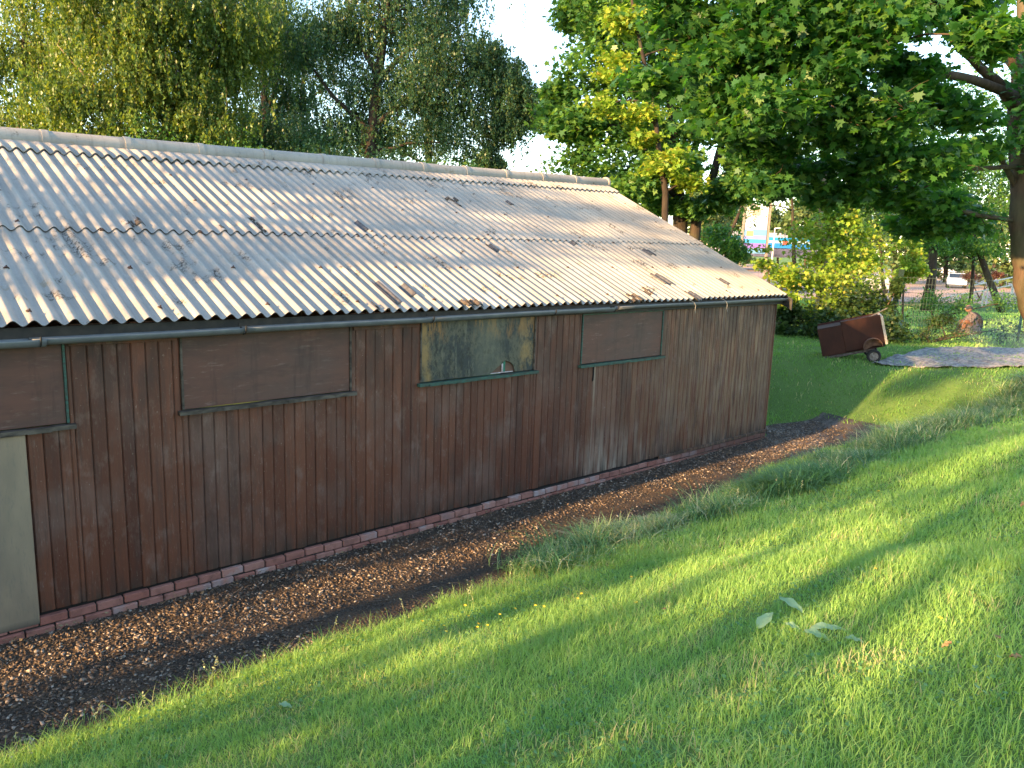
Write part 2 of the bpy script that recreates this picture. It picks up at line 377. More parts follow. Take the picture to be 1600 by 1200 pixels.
# flowering stalks
def stalks(n, x, y, h, label):
    mb = MB(); 
    for i in range(n):
        b = np.array([x[i], y[i], float(gz(x[i], y[i]))]); a = rng.random()*6.3; l_ = h*(.7+.5*rng.random()); dn = np.array([math.cos(a), math.sin(a), 0])*.18*l_
        tp = b+dn+np.array([0, 0, l_]); mb.tube([b, b+dn*.3+np.array([0, 0, l_*.6]), tp], [.0011, .0009, .0007], 3, False, .8)
        for k in range(9):
            q = tp-np.array([0, 0, k*.009])-dn*k*.03; d = rng.normal(size=3); d[2] = abs(d[2]); d *= .014/np.linalg.norm(d)
            u = rng.normal(size=3)*.0035
            mb.add([q, q+d+u, q+d*1.4, q+d-u], [(0, 1, 2, 3)], .9+.1*rng.random())
    tag(mb.build('seed_heads', g_tall), label, 'grass', kind='stuff')
sn = 150; sxx = np.concatenate([rng.uniform(.6, 6, 25), rng.uniform(5.5, 18, 125)]); syy = np.concatenate([foot(sxx[:25])-.2-rng.random(25)*.6, np.interp(sxx[25:], [5, 8, 19], [-1.95, -2.45, -3.1])+rng.normal(0, .35, 125)])
stalks(sn, sxx, syy, .24, 'thin pale flowering grass stalks along the bank edge')

# ================= SHED =================
XL, XC = -3.2, 13.22; X0, PITCH = 1.1824, .146; PH = .0247
SHW, SHZ = .118, .18
shed = thing('shed', (XL, 0, 0), 'long brown timber shed with a grey corrugated roof on a brick base', 'shed')
def plinth_drop(x): return -.0029*x
wood = NT('weathered_brown_boards'); t = wood; s = t.sep(); r = t.attr('rnd')
n_st = t.noise(1.0, 6, (26, 26, 1.3), .65); n_bl = t.noise(1.4, 5, (1, 1, .8)); n_f = t.noise(9, 5, (9, 9, 1.2), .7); n_v = t.noise(.9, 5, (7, 7, .55), .6, 3.1)
c = t.mix(r, (.092, .027, .013), (.150, .051, .026))
c = t.mix(t.ramp(n_bl, .50, .66, 0, .5), c, (.17, .11, .085))
c = t.mix(t.ramp(n_v, .54, .66, 0, .55), c, (.055, .028, .021))
c = t.mix(t.ramp(n_st, .52, .68, 0, .45), c, (.055, .028, .02))
c = t.mix(t.ramp(n_f, .58, .74, 0, .6), c, (.24, .19, .15))
xr = t.math('SUBTRACT', t.ramp(s[0], 10.6, 15.2), t.ramp(s[0], 15.2, 16.8, 0, .3))
gw = t.math('MULTIPLY', xr, t.ramp(n_st, .42, .56)); c = t.mix(t.math('MULTIPLY', gw, .75), c, (.25, .155, .085))
lowm = t.math('MULTIPLY', t.math('MULTIPLY', t.ramp(s[2], .9, .2), t.ramp(n_st, .35, .6)), t.math('MULTIPLY', t.ramp(s[0], 10.7, 11.2), t.ramp(s[0], 16.5, 12.5)))
n_g = t.noise(.8, 4, (1.6, 1, .8), off=6)
c = t.mix(t.math('MULTIPLY', t.math('MULTIPLY', lowm, t.ramp(n_g, .42, .6)), .8), c, (.44, .37, .29))
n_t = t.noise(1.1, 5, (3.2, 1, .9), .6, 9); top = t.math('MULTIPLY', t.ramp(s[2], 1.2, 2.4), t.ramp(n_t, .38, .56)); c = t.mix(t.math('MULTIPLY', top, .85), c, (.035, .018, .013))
n_m = t.noise(2.6, 6, (2.2, 1, 1.1), .7, 12); c = t.mix(t.ramp(n_m, .54, .72, 0, .45), c, (.24, .165, .13)); n_d = t.noise(1.7, 6, (3.4, 1, .8), .7, 15); c = t.mix(t.ramp(n_d, .53, .68, 0, .6), c, (.06, .032, .024))
n_o = t.noise(2.2, 6, (4, 1, .5), .7, 21); c = t.mix(t.math('MULTIPLY', t.ramp(s[2], .42, .17), t.ramp(n_o, .4, .58, 0, .8)), c, (.04, .03, .022))
n_k = t.noise(55, 3, (1, 1, .6), .6, 2); c = t.mix(t.ramp(n_k, .68, .74, 0, .7), c, (.30, .24, .19))
s4 = t.ramp(t.math('ABSOLUTE', t.math('SUBTRACT', s[0], 11.48)), .035, .01); c = t.mix(t.math('MULTIPLY', t.math('MULTIPLY', s4, t.ramp(s[2], .5, 1.6)), t.ramp(n_st, .35, .65, 0, .7)), c, (.40, .32, .23))
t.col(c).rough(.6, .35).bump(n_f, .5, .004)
# front wall of upright boards, cut round four boarded openings
OPN = [(.1-1.0, 1.56), (2.5, 4.30), (5.21, 7.06), (7.96, 9.81)]; OZ0, OZ1 = 1.82, 2.53
def board(mb, x0, x1, z0, z1, y, r, slant=0, th=.022, yb=None):
    g = .007; q = .010
    # shiplap profile: flat face with two chamfered edges
    prof = [(x0+g*.2, y+.010), (x0+g+q*.4, y+.001), (x1-g-q, y), (x1-g*.2, y+.008), (x1-g*.2, y+th), (x0+g*.2, y+th)]
    V = [(px_, py_, zz) for zz in (z0, z1) for px_, py_ in prof]; n_ = len(prof)
    mb.add(V, [tuple(range(n_))[::-1], tuple(range(n_, 2*n_))]+[(k, (k+1) % n_, (k+1) % n_+n_, k+n_) for k in range(n_)], r)
mb = MB(); hb = MB(); k = 0
x = XL
while x < XC-.02:
    wdt = SHW*(1 if x < 5 else .93)*(1+.04*rng.normal()); x1 = min(x+wdt, XC)
    yy = abs(rng.normal(0, .0035)); zb = SHZ+plinth_drop(x)+rng.normal(0, .004); r_ = rng.random()
    cuts = sorted({x, x1} | {e for o_ in OPN for e in o_ if x+.004 < e < x1-.004})
    for xa, xb in zip(cuts[:-1], cuts[1:]):
        inside = any(a <= (xa+xb)/2 <= b for a, b in OPN)
        board(mb, xa, xb, zb, (OZ0-.01) if inside else 2.66, yy, r_)
    x = x1+.002
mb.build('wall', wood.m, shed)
# dark lining behind the boards, header strips over the plain stretches
lin = MB()
for a, b in [(XL, .1-1.0), (1.56, 2.5), (4.30, 5.21), (7.06, 7.96), (9.81, XC-.03)]: lin.box((a, .026, .1), (b, .05, 2.66))
for a, b in OPN: lin.box((a, .026, .1), (b, .05, OZ0-.02))
lin.build('wall_lining', plain('dark_timber', (.02, .015, .012)), shed)
for a, b in [(1.585, 2.475), (4.325, 5.185)]: MB().box((a, -.014, 2.475), (b, -.001, 2.60), .003).build('header_board', wood.m, shed)
# gable end + back wall
mb = MB(); y = .03
while y < 8.9:
    y1 = y+.125; yc = (y+y1)/2; zt = 2.66+.38*min(yc, 8.94-yc)
    xo = XC+abs(rng.normal(0, .002))
    mb.box((xo-.025, y, .12), (xo, y1-.006, zt), 0, None, rng.random()); y = y1
mb.build('gable_wall', wood.m, shed)
mb = MB(); mb.box((XL, 8.9, .0), (XC-.03, 8.93, 2.62)); mb.build('back_wall', wood.m, shed)
mb = MB(); mb.box((XL-.03, .03, .0), (XL, 8.9, 2.6)); mb.build('side_wall', wood.m, shed)
tr = MB(); tr.box((XC-.006, -.006, .13), (XC+.012, .028, 2.62), .003); tr.build('corner_board', wood.m, shed)
# brick plinth
brm = NT('old_brick'); t = brm; r = t.attr('rnd'); n1 = t.noise(9, 5); n2 = t.noise(60, 3); s = t.sep()
c = t.mix(r, (.30, .115, .085), (.40, .20, .155)); c = t.mix(t.ramp(n1, .45, .7, 0, .6), c, (.11, .05, .04))
c = t.mix(t.math('MULTIPLY', t.ramp(r, .72, .86), t.ramp(n1, .42, .60, 0, .8)), c, (.42, .34, .32)); c = t.mix(t.ramp(n2, .6, .72, 0, .5), c, (.07, .05, .04))
c = t.mix(t.ramp(s[0], 13.2, 14.4, 0, .85), c, (.15, .075, .055))
t.col(c).rough(.85, .2).bump(n2, .5, .004)
mo = MB()
for row in range(2):
    mb = MB()
    x = XL+(.11 if row else 0); 
    while x < XC-.05:
        x1 = min(x+.213, XC-.02); z0 = row*.084-.012+plinth_drop(x)+.003*rng.normal(); yo = (-.050 if row == 0 else -.030)+.003*rng.normal()-(.0)
        mb.box((x, yo, z0), (x1, .03, z0+.073), .006, None, rng.random())
        x = x1+.014
    mb.build('brick_course', brm.m, shed)
mo.box((XL, -.012, -.1), (XC-.03, .025, .125)); mo.build('mortar', plain('dark_mortar', (.025, .021, .018), (.05, .043, .038), 25), shed)
mb = MB(); mb.box((9.9, -.036, .125), (XC+.01, -.016, .175), .003); mb.build('base_rail', wood.m, shed)
# boarded windows
ply = NT('brown_painted_plywood'); t = ply; n1 = t.noise(2.2, 6, (.8, 1, 3.2), .68); n2 = t.noise(7, 6, (.6, 1, 3.5), .7); n3 = t.noise(.9, 3, off=4)
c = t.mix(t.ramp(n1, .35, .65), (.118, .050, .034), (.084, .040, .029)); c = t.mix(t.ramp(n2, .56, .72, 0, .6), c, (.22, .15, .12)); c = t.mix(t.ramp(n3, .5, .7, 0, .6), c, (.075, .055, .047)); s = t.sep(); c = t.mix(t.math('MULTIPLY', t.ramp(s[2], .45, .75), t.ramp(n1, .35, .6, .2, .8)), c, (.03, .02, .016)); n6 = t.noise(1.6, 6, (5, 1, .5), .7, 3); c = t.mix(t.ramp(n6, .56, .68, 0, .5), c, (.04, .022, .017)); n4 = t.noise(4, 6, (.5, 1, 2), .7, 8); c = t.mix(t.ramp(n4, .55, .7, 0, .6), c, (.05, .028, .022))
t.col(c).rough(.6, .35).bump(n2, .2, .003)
grn = plain('flaking_green_paint', (.03, .10, .075), (.035, .035, .028), 14, .6, .35, .4, (1, 1, 3))
drk = plain('rotten_dark_sill', (.035, .028, .022), (.11, .09, .07), 18, .8, .25, .5, (.4, 1, 1))
mould = NT('mouldy_board'); t = mould; s = t.sep(); n1 = t.noise(3, 7, (1, 1, .7), .75); n2 = t.noise(18, 6, (1, 1, .5), .75); n3 = t.noise(1.7, 4, (1, 1, .6), off=2)
c = t.mix(t.ramp(n1, .45, .55), (.020, .026, .028), (.075, .070, .048)); c = t.mix(t.ramp(n2, .52, .58, 0, .85), c, (.010, .012, .010)); n5 = t.noise(5, 6, (3, 1, .5), .75, 11); c = t.mix(t.ramp(n5, .56, .62, 0, .6), c, (.13, .125, .09))
top = t.math('MULTIPLY', t.ramp(s[2], .42, .56), t.ramp(n3, .44, .56)); c = t.mix(t.math('MULTIPLY', top, t.ramp(n5, .46, .54, 0, .85)), c, (.25, .12, .03))
sid = t.math('MULTIPLY', t.math('ADD', t.ramp(s[0], -.74, -.80), t.ramp(s[0], .62, .74)), t.ramp(n3, .46, .54)); c = t.mix(t.math('MULTIPLY', t.math('MINIMUM', sid, 1.), t.ramp(n1, .45, .6, 0, .8)), c, (.25, .15, .05))
c = t.mix(t.ramp(t.math('ABSOLUTE', t.math('SUBTRACT', s[0], .12)), .30, .14, 0, .35), c, (.13, .13, .09))
t.col(c).rough(.5, .4).bump(n2, .3, .003)
LB = ['reddish brown painted board cut off by the left edge', 'wide brown painted board with pale scuffs', 'mouldy grey and ochre board with an arched hole at its foot', 'dull brown board beside the narrow weathered planks']
for i, (a, b) in enumerate(OPN):
    wn = bpy.data.objects.new('boarded_window', None); COL.objects.link(wn); wn.location = ((a+b)/2-XL, 0, OZ0); wn.parent = shed; wn['label'] = LB[i]
    fm = [wood.m, wood.m, drk, grn][i] if i else grn
    fmm = [grn, drk, drk, grn][i]
    MB().box((a, -.012, OZ0), (a+.02, .045, OZ1+.1), .002).build('jamb', fmm, wn); MB().box((b-.02, -.012, OZ0), (b, .045, OZ1+.1), .002).build('jamb', fmm, wn)
    if i == 3: MB().box((a+.022, -.012, OZ1-.02), (b-.022, .04, OZ1+.01), .002).build('lintel', fmm, wn)
    sl_ = MB(); zs = OZ0-.004
    npt = 14; 
    for k in range(npt):
        xa = a-.04+(b-a+.08)*k/npt; xb = a-.04+(b-a+.08)*(k+1)/npt-.0005; dz_ = .004*rng.normal()*.5
        sl_.box((xa, -.062+.006*rng.random(), zs-.042+dz_), (xb, .02, zs-.004+dz_*.5))
    sl_.build('sill', [drk, drk, grn, grn][i], wn)
    if i != 2:
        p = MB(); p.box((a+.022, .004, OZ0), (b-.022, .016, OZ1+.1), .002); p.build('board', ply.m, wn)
    else:
        x0_, x1_, z0_, z1_ = a+.022, b-.022, OZ0+.002, OZ1+.1; hl, hr = 6.29, 6.72
        hole = [(hl, z0_), (hl+.06, z0_+.04), (hl+.13, z0_+.085), (hl+.21, z0_+.125), (hl+.245, z0_+.16), (hl+.29, z0_+.150), (hl+.36, z0_+.125), (hl+.40, z0_+.08), (hr, z0_)]
        out = [(x0_, z0_)]+hole+[(x1_, z0_), (x1_, z1_), (x0_, z1_)]
        n_ = len(out); Vb = [(q[0], yv, q[1]) for yv in (.004, .016) for q in out]
        p = MB(); p.add(Vb, [tuple(range(n_)), tuple(range(n_, 2*n_))[::-1]]+[(k, (k+1) % n_, (k+1) % n_+n_, k+n_) for k in range(n_)])
        p.build('board', mould.m, wn)
        p = MB(); p.box((6.15, .03, z0_+.0), (6.85, .045, z0_+.22)); p.build('backing_board', plain('old_brown_board', (.16, .085, .055), (.08, .05, .035), 9), wn)
        p = MB(); p.box((6.525, .017, z0_+.012), (6.56, .028, z0_+.2)); p.build('mullion', plain('green_gloss', (.03, .17, .11), (.03, .1, .07), 20), wn)
        p = MB(); p.box((6.50, .0165, z0_+.016), (6.522, .027, z0_+.12)); p.box((6.28, .017, z0_+.0), (6.70, .028, z0_+.010), 0); p.build('glazing_bar', plain('chipped_white_paint', (.55, .5, .5), (.3, .22, .2), 30), wn)
# slot under the fourth window: its dark hollow painted as a black strip
mb = MB(); mb.tube([(8.24, -.003, 1.76), (8.245, -.003, 1.66), (8.235, -.003, 1.57), (8.23, -.003, 1.55)], [.012, .011, .013, .004], 6); mb.build('wall_slot', plain('slot_black', (.008, .008, .008)), shed)
# grey sheet over the door at the left
t = NT('grey_plywood'); n1 = t.noise(2, 5, (2, 1, .7)); n2 = t.noise(18, 5, (3, 1, .5), .7); s = t.sep()
c = t.mix(t.ramp(n1, .35, .65), (.29, .215, .14), (.21, .16, .11)); c = t.mix(t.ramp(n2, .55, .75, 0, .5), c, (.12, .12, .10)); c = t.mix(t.ramp(s[2], .16, .10, 0, .7), c, (.06, .055, .045))
t.col(c).rough(.8, .2)
mb = MB(); mb.box((.02, -.034, .095), (1.222, -.022, 1.765), .002); mb.build('door_sheet', t.m, shed)
# roof -------------------------------------------------
YE, ZE, YR = -.13, 2.69, 4.47
def roofpt(x, tt, off=0.):
    zr_ = 4.465+PH*x; y_ = YE+(YR-YE)*tt; z_ = ZE+(zr_-ZE)*tt
    nn = np.array([0, -(zr_-ZE), (YR-YE)]) if np.isscalar(x) else None
    sl_ = (zr_-ZE)/(YR-YE); k = 1/np.sqrt(1+sl_**2)
    return x, y_-sl_*k*off, z_+k*off
def wave(x): return .026*np.cos(2*math.pi*(x-X0)/PITCH)
t = NT('asbestos_cement'); s = t.sep(); n1 = t.noise(1.1, 5); n2 = t.noise(38, 4, rough=.7); n3 = t.noise(5, 5, (1, .5, 1), .65); n4 = t.noise(2.3, 4, off=5)
c = t.mix(t.ramp(n1, .38, .62), (.375, .345, .30), (.30, .278, .245)); c = t.mix(t.ramp(n2, .52, .7, 0, .45), c, (.27, .265, .25)); c = t.mix(t.ramp(n3, .58, .72, 0, .45), c, (.26, .25, .235))
n5 = t.noise(90, 2, rough=.6); c = t.mix(t.ramp(n5, .62, .7, 0, .6), c, (.46, .43, .38))
n6 = t.noise(1, 5, (13, .9, .9), .65, 7); c = t.mix(t.ramp(n6, .53, .68, 0, .45), c, (.17, .155, .135)); n7 = t.noise(3, 6, (1, 1, 1), .75, 9); c = t.mix(t.ramp(n7, .60, .68, 0, .5), c, (.26, .19, .10))
spot = t.math('MULTIPLY', t.ramp(n4, .60, .66), t.ramp(n2, .45, .6)); c = t.mix(spot, c, (.055, .045, .035))
t.col(c).rough(.88, .2).bump(n2, .35, .003)
cement = t.m
XR = 13.37
edge_shade = plain('shade_toned_sheet_edge', (.10, .09, .08), (.04, .035, .03), 30, .95)  # darker lower sheet edges: shade of the lap gap painted as colour
def corr(name, ta, tb, off, parent, back=False):
    xs_ = np.arange(X0-PITCH*30, XR+.001, PITCH/12); xs_ = xs_[xs_ > XL-.1]; ts_ = np.linspace(ta, tb, 26)
    sheet_id = np.floor((xs_-.5)/1.022).astype(int); so_ = (_NT[sheet_id % 64, 5]-.5)*.008
    lap = .007*((xs_-.5)/1.022 % 1 < .13)
    # slight sag and hand-laid irregularity
    Xg, Tg = np.meshgrid(xs_, ts_, indexing='ij')
    irr = (vn(Xg*.8, Tg*3+9)-.5)*.02+(_NT[(sheet_id+7) % 64, 9]-.5)[:, None]*.012*(1-(Tg-ta)/(tb-ta))
    out = []
    for th in (0, -.0075):
        x_, y_, z_ = roofpt(Xg, Tg-(_NT[sheet_id % 64, 11]-.5)[:, None]*.003*(Tg < (ta+.01)), off+th+wave(Xg)+so_[:, None]+lap[:, None]+irr)
        if back: y_ = 2*YR-y_
        out.append(np.stack([x_, y_, z_], -1))
    n_, m_ = Xg.shape; Vr = np.concatenate([out[0].reshape(-1, 3), out[1].reshape(-1, 3)])
    i = (np.arange(n_-1)[:, None]*m_+np.arange(m_-1)[None]); q = np.stack([i, i+m_, i+m_+1, i+1], -1).reshape(-1, 4); NN = n_*m_
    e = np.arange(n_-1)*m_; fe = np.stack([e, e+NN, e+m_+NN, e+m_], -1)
    e2 = (n_-1)*m_+np.arange(m_-1); se = np.stack([e2, e2+NN, e2+1+NN, e2+1], -1)
    return npmesh(name, Vr, [q, q[:, ::-1]+NN, fe, se], None, parent, smooth=True, mats=[cement, edge_shade], midx=np.concatenate([np.zeros(2*len(q)), np.ones(len(fe)), np.zeros(len(se))]))
roof = bpy.data.objects.new('roof', None); COL.objects.link(roof); roof.parent = shed; roof.location = (0, 0, ZE)
def sharp(o):
    m_ = o.modifiers.new('es', 'EDGE_SPLIT'); m_.split_angle = R(45)
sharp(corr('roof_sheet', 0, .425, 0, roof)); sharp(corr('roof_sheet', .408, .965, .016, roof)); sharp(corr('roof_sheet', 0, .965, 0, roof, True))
# ridge capping in overlapping lengths
segs = []; xe = XR+.02; 
while xe > XL: segs.append((max(xe-1.08, XL-.1), xe)); xe -= .99
for k, (a, b) in enumerate(segs):
    xs_ = np.arange(a, b+.001, PITCH/12); up_ = .0105+.004*(k % 2)
    prof = []
    ts_ = [.905, .93, .955, .975]
    rows = []
    for tt in ts_:
        fade = 1-sst(np.array(tt), .93, .98)*.9
        rows.append(roofpt(xs_, tt, .016+up_+.012+wave(xs_)*fade))
    zr_ = 4.465+PH*xs_; rr_ = .115+.012*((xs_-a) < .09)+.002*(k % 2)
    for an in np.linspace(200, -20, 15):
        rows.append((xs_, YR+rr_*math.cos(R(an)), zr_+.035+rr_*math.sin(R(an))))
    for tt in ts_[::-1]:
        fade = 1-sst(np.array(tt), .93, .98)*.9
        q = roofpt(xs_, tt, .016+up_+.012+wave(xs_)*fade); rows.append((q[0], 2*YR-q[1], q[2]))
    G = np.stack([np.stack(q, -1) for q in rows], 1); n_, m_ = G.shape[:2]
    i = (np.arange(n_-1)[:, None]*m_+np.arange(m_-1)[None]); q = np.stack([i, i+m_, i+m_+1, i+1], -1).reshape(-1, 4)[:, ::-1]
    o = npmesh('ridge_cap', G.reshape(-1, 3), q, cement, roof, smooth=True); sm = o.modifiers.new('s', 'SOLIDIFY'); sm.thickness = .009; sm.offset = -1; sharp(o)
mb = MB(); zz = 4.465+PH*XR+.05
mb.tube([(XR-.02, YR, zz), (XR+.005, YR, zz), (XR+.035, YR, zz), (XR+.05, YR, zz)], [.135, .14, .14, .11], 24); mb.build('ridge_end', cement, roof, smooth=False)
# fixing bolts with felt washers
bolt_m = plain('rusty_bolt', (.10, .045, .03), (.04, .03, .025), 40, .8)
bp = MB(); bp.tube([(0, 0, -.004), (0, 0, .006), (0, 0, .012)], [.026, .02, .012], 8); bp.tube([(0, 0, .01), (0, 0, .024)], [.008, .007], 6)
first = None; nb = 0
for tt in (.035, .21, .40, .43, .60, .78, .93):
    for j in range(-2, 14):
        if nb >= 96: break
        ci = round((j*1.022+.35+(.0 if tt < .42 else .2)-X0)/PITCH)
        for cj in ((ci,) if tt in (.93,) else (ci,)):
            xx = X0+cj*PITCH
            if xx > XR-.1 or xx < .2: continue
            q = roofpt(xx, tt, .026+(.0115 if tt > .408 else 0)+(.02 if tt > .9 else 0))
            if first is None: o = bp.build('roof_bolt', bolt_m, None); first = o
            else: o = first.copy(); COL.objects.link(o)
            o.parent = roof; o.location = np.array(q)-np.array([XL, 0, ZE]); o.rotation_euler = (R(22), rng.normal(0, .2), rng.random()*3); o.scale = (1, 1, 1); nb += 1
# bitumen patches and dark repairs that follow the corrugations
pm = plain('bitumen_patch', (.055, .052, .055), (.11, .11, .115), 30, .75)
mm = plain('dark_moss', (.045, .032, .022), (.12, .10, .08), 50, .95)
def roofuv(px, py):
    d = fw+rt*(px-800)/F-up*(py-600)/F
    lo, hi = 1., 60.
    best = None
    for s_ in np.linspace(4, 26, 3000):
        p_ = CAM+d*s_; x_ = p_[0]; tt = (p_[1]-YE)/(YR-YE); z_ = ZE+(4.465+PH*x_-ZE)*tt+.02
        if p_[2] < z_ and 0 <= tt <= 1: return x_, tt
    return None
def patch(px, py, L, W, ragged=0, mat=pm, name='roof_patch'):
    uv = roofuv(px, py)
    if uv is None: return
    xc_, tc_ = uv; nx = max(4, int(W/PITCH*12)); nt_ = max(4, int(L/.05)); dt = L/4.9
    xs_ = np.linspace(xc_-W/2, xc_+W/2, nx); ts_ = np.linspace(tc_-dt/2, tc_+dt/2, nt_)
    Xg, Tg = np.meshgrid(xs_, ts_, indexing='ij')
    so_ = .016*(Tg > .408)
    x_, y_, z_ = roofpt(Xg, Tg, wave(Xg)+.013+so_)
    G = np.stack([x_, y_, z_], -1).reshape(-1, 3); i = (np.arange(nx-1)[:, None]*nt_+np.arange(nt_-1)[None])
    q = np.stack([i, i+nt_, i+nt_+1, i+1], -1).reshape(-1, 4)
    if ragged:
        cx_ = (G[q].mean(1)); k = rng.random(len(q)) < .62; q = q[k]
    o = npmesh(name, G, q, mat, roof, smooth=False); sm = o.modifiers.new('s', 'SOLIDIFY'); sm.thickness = .005; sm.offset = 1
for a in [(562, 354, .3, .085), (603, 455, .52, .09), (636, 452, .26, .08), (797, 319, .16, .12), (768, 386, .22, .11), (716, 321, .16, .1), (896, 380, .1, .1), (1013, 394, .22, .2), (1033, 436, .34, .22), (1083, 462, .26, .2), (1128, 440, .22, .16)]: patch(*a)
for a in [(400, 350, .45, .07), (213, 348, .16, .14), (705, 314, .2, .24), (588, 477, .1, .1), (735, 472, .16, .3), (990, 465, .2, .35), (1010, 455, .2, .1), (348, 358, .08, .07), (690, 281, .1, .9)]: patch(*a, ragged=1, mat=mm, name='moss_patch')
# fascia, soffit, bargeboards, gutter
blk = plain('black_timber', (.018, .018, .018), (.04, .035, .03), 10, .7)
mb = MB(); mb.box((XL, -.055, 2.53), (XC+.14, -.03, 2.655), .003); mb.build('fascia', blk, roof)
mb = MB()
for sgn in (0, 1):
    def by(y_): return y_ if not sgn else 2*YR-y_
    q = []
    for y_, z_ in ((YE-.10, ZE-.06), (YR, 4.465+PH*XR-.045)):
        q += [(y_, z_, 0), (y_, z_-.20, 1)]
    Vb = [(xx, by(y_), z_) for xx in (XR-.03, XR+.0) for y_, z_, _ in q]
    mb.add(Vb, [(0, 1, 3, 2), (4, 6, 7, 5), (0, 2, 6, 4), (1, 5, 7, 3), (0, 4, 5, 1), (2, 3, 7, 6)])
mb.build('bargeboard', blk, roof)
for tt in (.03, .33, .62, .92):
    q = roofpt(XC, tt, -.09); mb = MB(); mb.box((XC+.002, q[1]-.025, q[2]-.05), (XR-.032, q[1]+.025, q[2]+.05)); mb.build('purlin_end', blk, roof)
gmat = plain('grey_plastic_gutter', (.09, .10, .108), (.13, .14, .145), 6, .45, .5, .05)
gut = bpy.data.objects.new('gutter', None); COL.objects.link(gut); gut.parent = shed; gut.location = (0, 0, 2.55)
def gutter(x0, x1, z0, z1, rr_=.058, yc=-.118):
    n_ = 14; V_ = []
    xs_ = np.linspace(x0, x1, 12)
    for xx in xs_:
        zc = z0+(z1-z0)*(xx-x0)/(x1-x0)+.002*math.sin(xx*2.1)
        for k in range(n_): a = math.pi+math.pi*k/(n_-1); V_.append((xx, yc+rr_*math.cos(a), zc+rr_*math.sin(a)))
    i = (np.arange(11)[:, None]*n_+np.arange(n_-1)[None]); q = np.stack([i, i+n_, i+n_+1, i+1], -1).reshape(-1, 4)
    o = npmesh('gutter_length', V_, q, gmat, gut, smooth=True); sm = o.modifiers.new('s', 'SOLIDIFY'); sm.thickness = .005; sm.offset = 0
gutter(XL, 1.40, 2.555, 2.565, .064); gutter(1.30, 3.05, 2.572, 2.58); gutter(3.07, 5.30, 2.583, 2.595); gutter(5.24, 8.45, 2.597, 2.62)
gutter(8.55, XC+.1, 2.63, 2.645, .05)
for xx, zc in ((1.36, 2.568), (3.06, 2.582), (5.27, 2.596), (7.25, 2.611), (8.5, 2.625), (-1, 2.558)):
    mb = MB(); pts = [(xx, -.118+.066*math.cos(math.pi+math.pi*k/8), zc+.066*math.sin(math.pi+math.pi*k/8)) for k in range(9)]
    mb.tube(pts, .008, 6); mb.tube([(xx, -.184, zc), (xx, -.184, zc+.02)], .008, 6); mb.box((xx-.02, -.06, zc-.0), (xx+.02, -.052, zc+.035)); mb.build('gutter_bracket', blk, gut)
mb = MB()
for xx in (10.35, 11.25):
    p0 = np.array([xx, -.172, 2.64]); mb.tube([p0, p0+[.03, -.01, -.05], p0+[.02, -.012, -.12], p0+[.05, -.01, -.17]], .004, 4); mb.tube([p0+[-.1, 0, .04], p0], .004, 4)
mb.build('loose_wire', plain('pale_wire', (.4, .38, .34)), gut)

# ================= TREES =================
def lobed():
    a = [(0, 0), (.16, .03), (.42, -.10), (.36, .12), (.62, .34), (.34, .36), (.30, .46), (.40, .74), (.16, .62), (0, 1.0)]
    L_ = a+[(-x_, y_) for x_, y_ in a[-2:0:-1]]
    V_ = np.array([(y_-.35, x_, -.10*abs(x_)-.12*(y_-.3)**2) for x_, y_ in L_]); return V_, np.array([list(range(len(L_)))])
def lobed2():
    a = [(0, 0), (.45, .0), (.30, .22), (.62, .50), (.25, .50), (0, 1.0)]
    L_ = a+[(-x_, y_) for x_, y_ in a[-2:0:-1]]
    V_ = np.array([(y_-.4, x_, -.1*abs(x_)) for x_, y_ in L_]); return V_, np.array([list(range(len(L_)))])
def oval():
    V_ = np.array([(-.5, 0, 0), (0, .30, -.05), (.5, 0, 0), (0, -.30, -.05)]); return V_, np.array([[0, 3, 2, 1]])
MAPLE, MAPLE2, OVAL = [lobed()], [lobed2()], [oval()]
